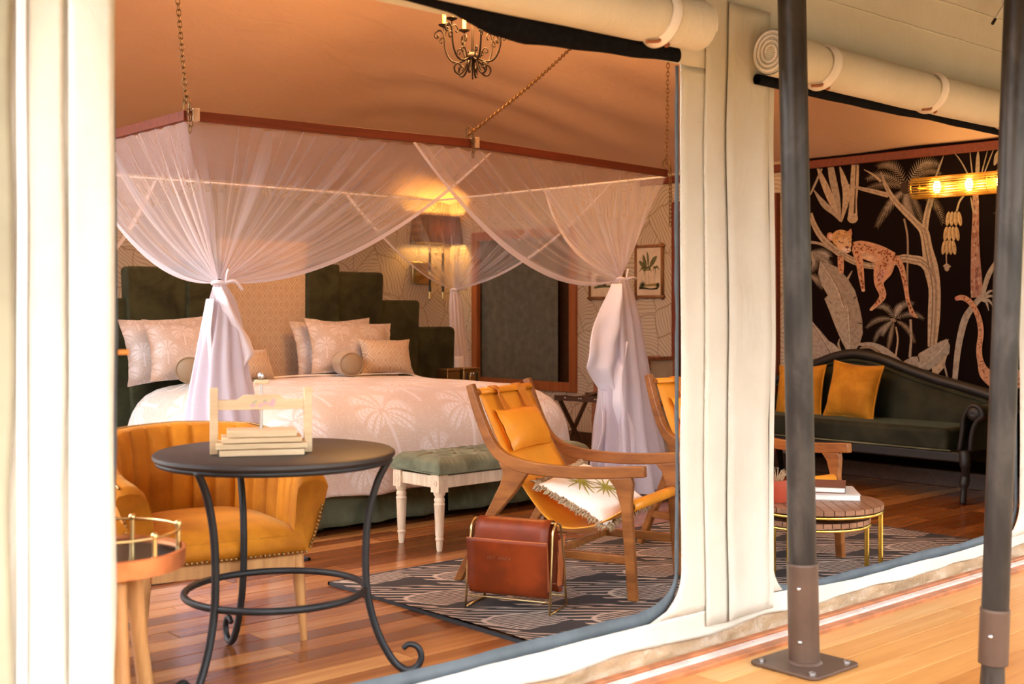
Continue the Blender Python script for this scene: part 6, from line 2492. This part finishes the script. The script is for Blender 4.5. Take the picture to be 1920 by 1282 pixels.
# ------------------------------------------------------------------ framed prints on the leaf wallpaper
def picture(px0, px1, py0, py1, label, draw):
    a, c = on_x(px0, py0, XR - 0.02), on_x(px1, py0, XR - 0.02)
    zt_, zb_ = on_x((px0 + px1) / 2, py0, XR - 0.02).z, on_x((px0 + px1) / 2, py1, XR - 0.02).z
    y0, y1 = c.y, a.y
    cy, cz = (y0 + y1) / 2, (zt_ + zb_) / 2
    t = empty('picture', (XR, cy, cz), 0, label, 'picture')
    hw_, hh_ = (y1 - y0) / 2, (zt_ - zb_) / 2
    MB().box((-0.012, 0, 0), (0.012, 2 * hw_ - 0.02, 2 * hh_ - 0.02)).build('paper', M['print_paper'], t)
    for s in (-1, 1):
        MB().tube([(-0.018, s * (hw_ - 0.012), -hh_ - 0.012), (-0.018, s * (hw_ - 0.012), hh_ + 0.012)], 0.013, 8).build('frame_bar', M['bamboo'], t, smooth=180)
        MB().tube([(-0.020, -hw_ - 0.012, s * (hh_ - 0.012)), (-0.020, hw_ + 0.012, s * (hh_ - 0.012))], 0.013, 8).build('frame_bar', M['bamboo'], t, smooth=180)
    # drawing in unit coordinates: x 0..1 left to right as seen, y 0..1 downwards
    pr = Print(lambda x, y, off: Vector((-0.0185 - off, (hw_ - 0.03) * (1 - 2 * x), (hh_ - 0.03) * (1 - 2 * y))), 0.00004, 0.001)
    draw(pr)
    pr.build('print', t)
    return t


PG, PD, PY = (0.10, 0.11, 0.045), (0.03, 0.035, 0.02), (0.32, 0.24, 0.08)


def draw_a(p):
    for (ex, ey, cx, cy, w) in ((0.25, 0.12, 0.30, 0.25, 0.13), (0.42, 0.06, 0.50, 0.18, 0.09), (0.86, 0.18, 0.66, 0.22, 0.13), (0.06, 0.27, 0.2, 0.28, 0.10), (0.18, 0.40, 0.28, 0.42, 0.07), (0.58, 0.42, 0.55, 0.40, 0.06)):
        P_ = [bez(Vector((0.46, 0.48, 0)), Vector((cx, cy + 0.05, 0)), Vector((ex, ey, 0)), i / 6) for i in range(7)]
        p.stroke([(q.x, q.y) for q in P_], [w * k for k in (0.1, 0.25, 0.8, 1.0, 0.95, 0.7, 0.1)], PG, 2)
        p.stroke([(q.x, q.y) for q in P_], 0.012, PY, 2)
    for (ex, ey) in ((0.08, 0.50), (0.62, 0.52), (0.30, 0.58), (0.92, 0.42), (0.70, 0.50), (0.80, 0.56), (0.96, 0.48)):
        sx = 0.40 if ex < 0.66 else 0.76
        p.stroke([(sx, 0.44), ((sx + ex) / 2, 0.40), (ex, ey)], [0.03, 0.05, 0.01], PG, 3)
    for x in (0.36, 0.50, 0.76): p.stroke([(x, 0.5), (x, 0.66), (x, 0.78)], 0.012, (0.3, 0.2, 0.12), 2)
    p.stroke([(0.10, 0.82), (0.4, 0.80), (0.7, 0.79), (0.95, 0.80)], [0.05, 0.05, 0.06, 0.08], PY, 3)
    p.stroke([(0.08, 0.85), (0.35, 0.86), (0.6, 0.88), (0.9, 0.86)], [0.06, 0.04, 0.03, 0.05], PD, 3)
    for k in range(9):
        a = pi * (0.08 + 0.1 * k)
        p.stroke([(0.24, 0.80), (0.24 - 0.16 * cos(a), 0.80 - 0.12 * sin(a))], [0.03, 0.004], PD, 1)
    for k in range(22): p.ell(0.12 + rs.random() * 0.2, 0.80 + rs.random() * 0.06, 0.018, 0.014, PD, 0, 6)
    p.ell(0.90, 0.80, 0.07, 0.06, PD, 0, 10)


def draw_b(p):
    for k in range(16):
        p.ell(0.16 + rs.random() * 0.3, 0.66 + rs.random() * 0.12, 0.07, 0.05, PD if k % 2 else PG, 0, 8)
    for k in range(9):
        a = pi * (0.1 + 0.1 * k)
        p.stroke([(0.72, 0.76), (0.72 - 0.2 * cos(a), 0.76 - 0.14 * sin(a))], [0.03, 0.006], PG, 1)
    p.stroke([(0.1, 0.84), (0.5, 0.82), (0.9, 0.84)], 0.04, PG, 3)
    p.stroke([(0.5, 0.8), (0.48, 0.5), (0.52, 0.3)], 0.02, (0.3, 0.2, 0.12), 3)
    for k in range(8):
        a = 2 * pi * k / 8
        p.stroke([(0.52, 0.3), (0.52 + 0.16 * cos(a), 0.26 + 0.1 * sin(a)), (0.52 + 0.3 * cos(a), 0.34 + 0.14 * sin(a))], [0.02, 0.06, 0.01], PG, 3)


picture(1190, 1243, 459, 559, 'tall bamboo framed print of banana plants right of the net', draw_a)
picture(1104, 1170, 449, 561, 'bamboo framed landscape print half hidden behind the right net', draw_b)

# ------------------------------------------------------------------ wall sconce with a dark linen shade
sp_ = on_y(815, 505, YB - 0.10)
sc_ = empty('wall_sconce', (sp_.x, YB, 0), 0, 'double candle wall sconce with a glowing dark linen shade above the headboard', 'wall lamp')


def sz(py): return on_y(815, py, YB - 0.13).z


def sx_(px): return on_y(px, 505, YB - 0.13).x - sp_.x


MB().box(((sx_(785) + sx_(819)) / 2 , -0.02, (sz(491) + sz(532)) / 2), (sx_(819) - sx_(785), 0.03, sz(491) - sz(532))).build('backplate', M['brass'], sc_, bevel=0.004)
xc_ = (sx_(785) + sx_(819)) / 2
for (xa, za, xb, zb_) in ((sx_(790), sz(497), sx_(817), sz(513)), (sx_(790), sz(527), sx_(817), sz(511)), (sx_(808), sz(512), sx_(824), sz(500)), (sx_(824), sz(500), sx_(832), sz(512)), (sx_(832), sz(512), sx_(824), sz(525)), (sx_(824), sz(525), sx_(808), sz(512))):
    MB().bar((xa, -0.05, za), (xb, -0.09, zb_), 0.010, 0.012).build('brace', M['old_brass'], sc_)
for px in (806, 830.5):
    x = sx_(px)
    MB().cyl((x, -0.13, sz(473)), (x, -0.13, sz(548)), 0.0125, n=12).build('rod', M['black'], sc_, smooth=60)
    b = MB().cyl((x, -0.13, sz(459)), (x, -0.13, sz(474)), 0.0150, n=12).cyl((x, -0.13, sz(547)), (x, -0.13, sz(560)), 0.0150, n=12).cyl((x, -0.13, sz(509)), (x, -0.13, sz(516)), 0.0155, n=12)
    b.build('rod_sleeve', M['brass'], sc_, smooth=60)
    MB().lathe([(0.001, 0), (0.018, 0.0), (0.026, 0.03), (0.020, 0.06), (0.004, 0.085), (0.001, 0.086)], 12, (x, -0.13, sz(450)), cap=False).build('bulb', M['bulb_glow'], sc_, smooth=180)
MB().cyl((sx_(806), -0.13, sz(474)), (sx_(830), -0.13, sz(474)), 0.003, n=8).ball(((sx_(806) + sx_(830)) / 2, -0.13, sz(476)), 0.010, 8, 6).build('link_bar', M['old_brass'], sc_, smooth=60)
x0t, x1t, x0b, x1b = sx_(784), sx_(852), sx_(779), sx_(855)
zt_, zb_ = sz(405), sz(456)
mb = MB()
yf_, yb_ = -0.235, -0.035
vs = [(x0b, yf_, zb_), (x1b, yf_, zb_), (x1b, yb_, zb_), (x0b, yb_, zb_), (x0t, yf_ + 0.02, zt_), (x1t, yf_ + 0.02, zt_), (x1t, yb_, zt_), (x0t, yb_, zt_)]
mb.add(vs, [(0, 1, 5, 4), (1, 2, 6, 5), (2, 3, 7, 6), (3, 0, 4, 7)])
mb.build('lamp_shade', M['linen_shade'], sc_, solid=0.003)
for px in (806, 830.5):
    lamp('sconce_bulb', 'POINT', (sp_.x + sx_(px), YB - 0.13, sz(430)), 9.0, (1.0, 0.50, 0.10), 0.03)

# ------------------------------------------------------------------ chandelier
hp_ = at_d(886, 107, 7.0)
cz = ceil_z(hp_.x, hp_.y)
chd = empty('chandelier', (hp_.x, hp_.y, hp_.z), 0.12, 'rusty wrought iron chandelier with scrolled arms and candle lights', 'chandelier')
MB().lathe([(0.001, -0.045), (0.012, -0.04), (0.022, -0.022), (0.036, -0.016), (0.040, 0.0), (0.036, 0.014), (0.02, 0.024), (0.009, 0.03), (0.001, 0.032)], 20, cap=False).build('hub', M['rust_iron'], chd, smooth=60)
MB().cyl((0, 0, 0.02), (0, 0, 0.33), 0.009, n=10).cyl((0, 0, -0.04), (0, 0, -0.13), 0.0045, n=8).build('stem', M['rust_iron'], chd, smooth=60)
mb = MB()
k = 0
z = 0.33
while hp_.z + z < cz - 0.01:
    pts = [Vector(((0.008 * cos(a)) * (k % 2 == 0), (0.008 * cos(a)) * (k % 2 == 1), z + 0.018 * sin(a))) for a in [2 * pi * i / 10 for i in range(10)]]
    mb.tube(pts, 0.0025, 5, closed=True)
    z += 0.028
    k += 1
mb.build('hanging_chain', M['rust_iron'], chd, smooth=180)
ARM = [(0.03, -0.006), (0.075, -0.028), (0.12, -0.022), (0.150, 0.015), (0.165, 0.065), (0.168, 0.115), (0.178, 0.150), (0.200, 0.164), (0.222, 0.152), (0.226, 0.130), (0.214, 0.120), (0.205, 0.130)]
SCR2 = [(0.163, 0.095), (0.175, 0.118), (0.190, 0.115), (0.196, 0.098), (0.188, 0.090), (0.182, 0.096)]
SCR3 = [(0.168, 0.125), (0.155, 0.160), (0.135, 0.158), (0.122, 0.138), (0.132, 0.122), (0.142, 0.132)]
SCR4 = [(0.045, -0.005), (0.055, 0.025), (0.070, 0.048), (0.088, 0.044), (0.090, 0.026), (0.078, 0.022), (0.074, 0.032)]
LOW = [(0.028, -0.012), (0.036, -0.045), (0.052, -0.082), (0.078, -0.104), (0.104, -0.092), (0.110, -0.062), (0.094, -0.042), (0.076, -0.048), (0.072, -0.064), (0.084, -0.070)]
for i in range(6):
    a = 2 * pi * i / 6
    ca, sa = cos(a), sin(a)
    mb = MB()
    mb.tube(crv([(r * ca, r * sa, z) for r, z in ARM], 4), 0.0058, 7)
    for sc2 in (SCR2, SCR3, SCR4): mb.tube(crv([(r * ca, r * sa, z) for r, z in sc2], 4), 0.0040, 6)
    mb.ball((0.208 * ca, 0.208 * sa, 0.133), 0.008, 8, 5)
    ar = mb.build('arm', M['rust_iron'], chd, smooth=180)
    MB().cyl((0.172 * ca, 0.172 * sa, 0.13), (0.172 * ca, 0.172 * sa, 0.185), 0.004, n=8).lathe([(0.004, 0.178), (0.03, 0.190), (0.034, 0.196), (0.001, 0.192)], 16, (0.172 * ca, 0.172 * sa, 0), cap=False).build('drip_cup', M['rust_iron'], ar, smooth=60)
    MB().cyl((0.172 * ca, 0.172 * sa, 0.19), (0.172 * ca, 0.172 * sa, 0.262), 0.0115, n=12).build('candle_sleeve', M['candle'], ar, smooth=60)
    MB().lathe([(0.001, 0.262), (0.009, 0.266), (0.013, 0.285), (0.008, 0.305), (0.001, 0.325)], 12, (0.172 * ca, 0.172 * sa, 0), cap=False).build('bulb', M['flame'], ar, smooth=180)
    if i % 2 == 0:
        a2 = a + pi / 6
        for da in (0, pi / 3):
            aa = a2 + da
            MB().tube(crv([(r * cos(aa), r * sin(aa), z) for r, z in LOW], 4), 0.0055, 7).build('lower_scroll', M['rust_iron'], chd, smooth=180)
    lamp('chandelier_bulb', 'POINT', (hp_.x + 0.172 * cos(a + 0.12), hp_.y + 0.172 * sin(a + 0.12), hp_.z + 0.345), 21.0, (1.0, 0.54, 0.18), 0.02)

# ------------------------------------------------------------------ glass rod wall light over the mural
ya, yb2 = on_x(1713, 350, XR - 0.10).y, 3.25
zc = on_x(1800, 347, XR - 0.10).z
wl = empty('wall_light', (XR, (ya + yb2) / 2, zc), 0, 'horizontal wall light of gilded glass rods glowing over the mural', 'wall lamp')
Lh = (ya - yb2) / 2
MB().box((-0.012, 0, 0), (0.022, 2 * Lh - 0.1, 0.06)).build('backplate', M['gold'], wl, bevel=0.003)
mb = MB()
nr = 24
for k in range(nr):
    a = 2 * pi * k / nr
    mb.cyl((-0.10 + 0.070 * cos(a), -Lh, 0.070 * sin(a)), (-0.10 + 0.070 * cos(a), Lh, 0.070 * sin(a)), 0.0052, n=6)
tag(mb.build('glass_rods', M['amber_glass'], wl, smooth=180), kind='stuff')
for s in (-1, 0, 1):
    MB().tube([(-0.10 + 0.0635 * cos(2 * pi * i / 40), s * (Lh - 0.012), 0.0635 * sin(2 * pi * i / 40)) for i in range(40)], 0.005, 6, closed=True).build('hoop', M['gold'], wl, smooth=180)
    MB().bar((-0.02, s * (Lh - 0.06), 0), (-0.16, s * (Lh - 0.06), 0), 0.012, 0.012).build('bracket', M['gold'], wl)
for px in (1757, 1817, 1876):
    y_ = on_x(px, 347, XR - 0.10).y - (ya + yb2) / 2
    MB().ball((-0.10, y_, 0), 0.030, 14, 10, (1, 0.75, 1.5)).build('bulb', M['bulb_glow'], wl, smooth=180)
    lamp('rod_bulb', 'POINT', (XR - 0.20, y_ + (ya + yb2) / 2, zc - 0.0), 1.6, (1.0, 0.60, 0.20), 0.03)

# ------------------------------------------------------------------ loose ropes under the fly at the top right
r0, r1 = on_y(1900, -20, YF - 0.08), on_y(1866, 36, YF - 0.08)
rp_ = tag(MB().tube(crv([r0, r0.lerp(r1, 0.5) + Vector((0.01, 0, 0.01)), r1], 5), 0.006, 7).tube(crv([on_y(1885, -20, YF - 0.07), on_y(1880, 8, YF - 0.07), on_y(1893, 24, YF - 0.07)], 5), 0.005, 7).build('rope', M['zip_tape'], None, smooth=180),
          'thin white cord dangling under the roof edge at the top right corner', 'rope')
MB().cyl(r1, r1 + (r1 - r0).normalized() * 0.035, 0.0075, n=8).build('cord_tip', M['black'], rp_, smooth=60)
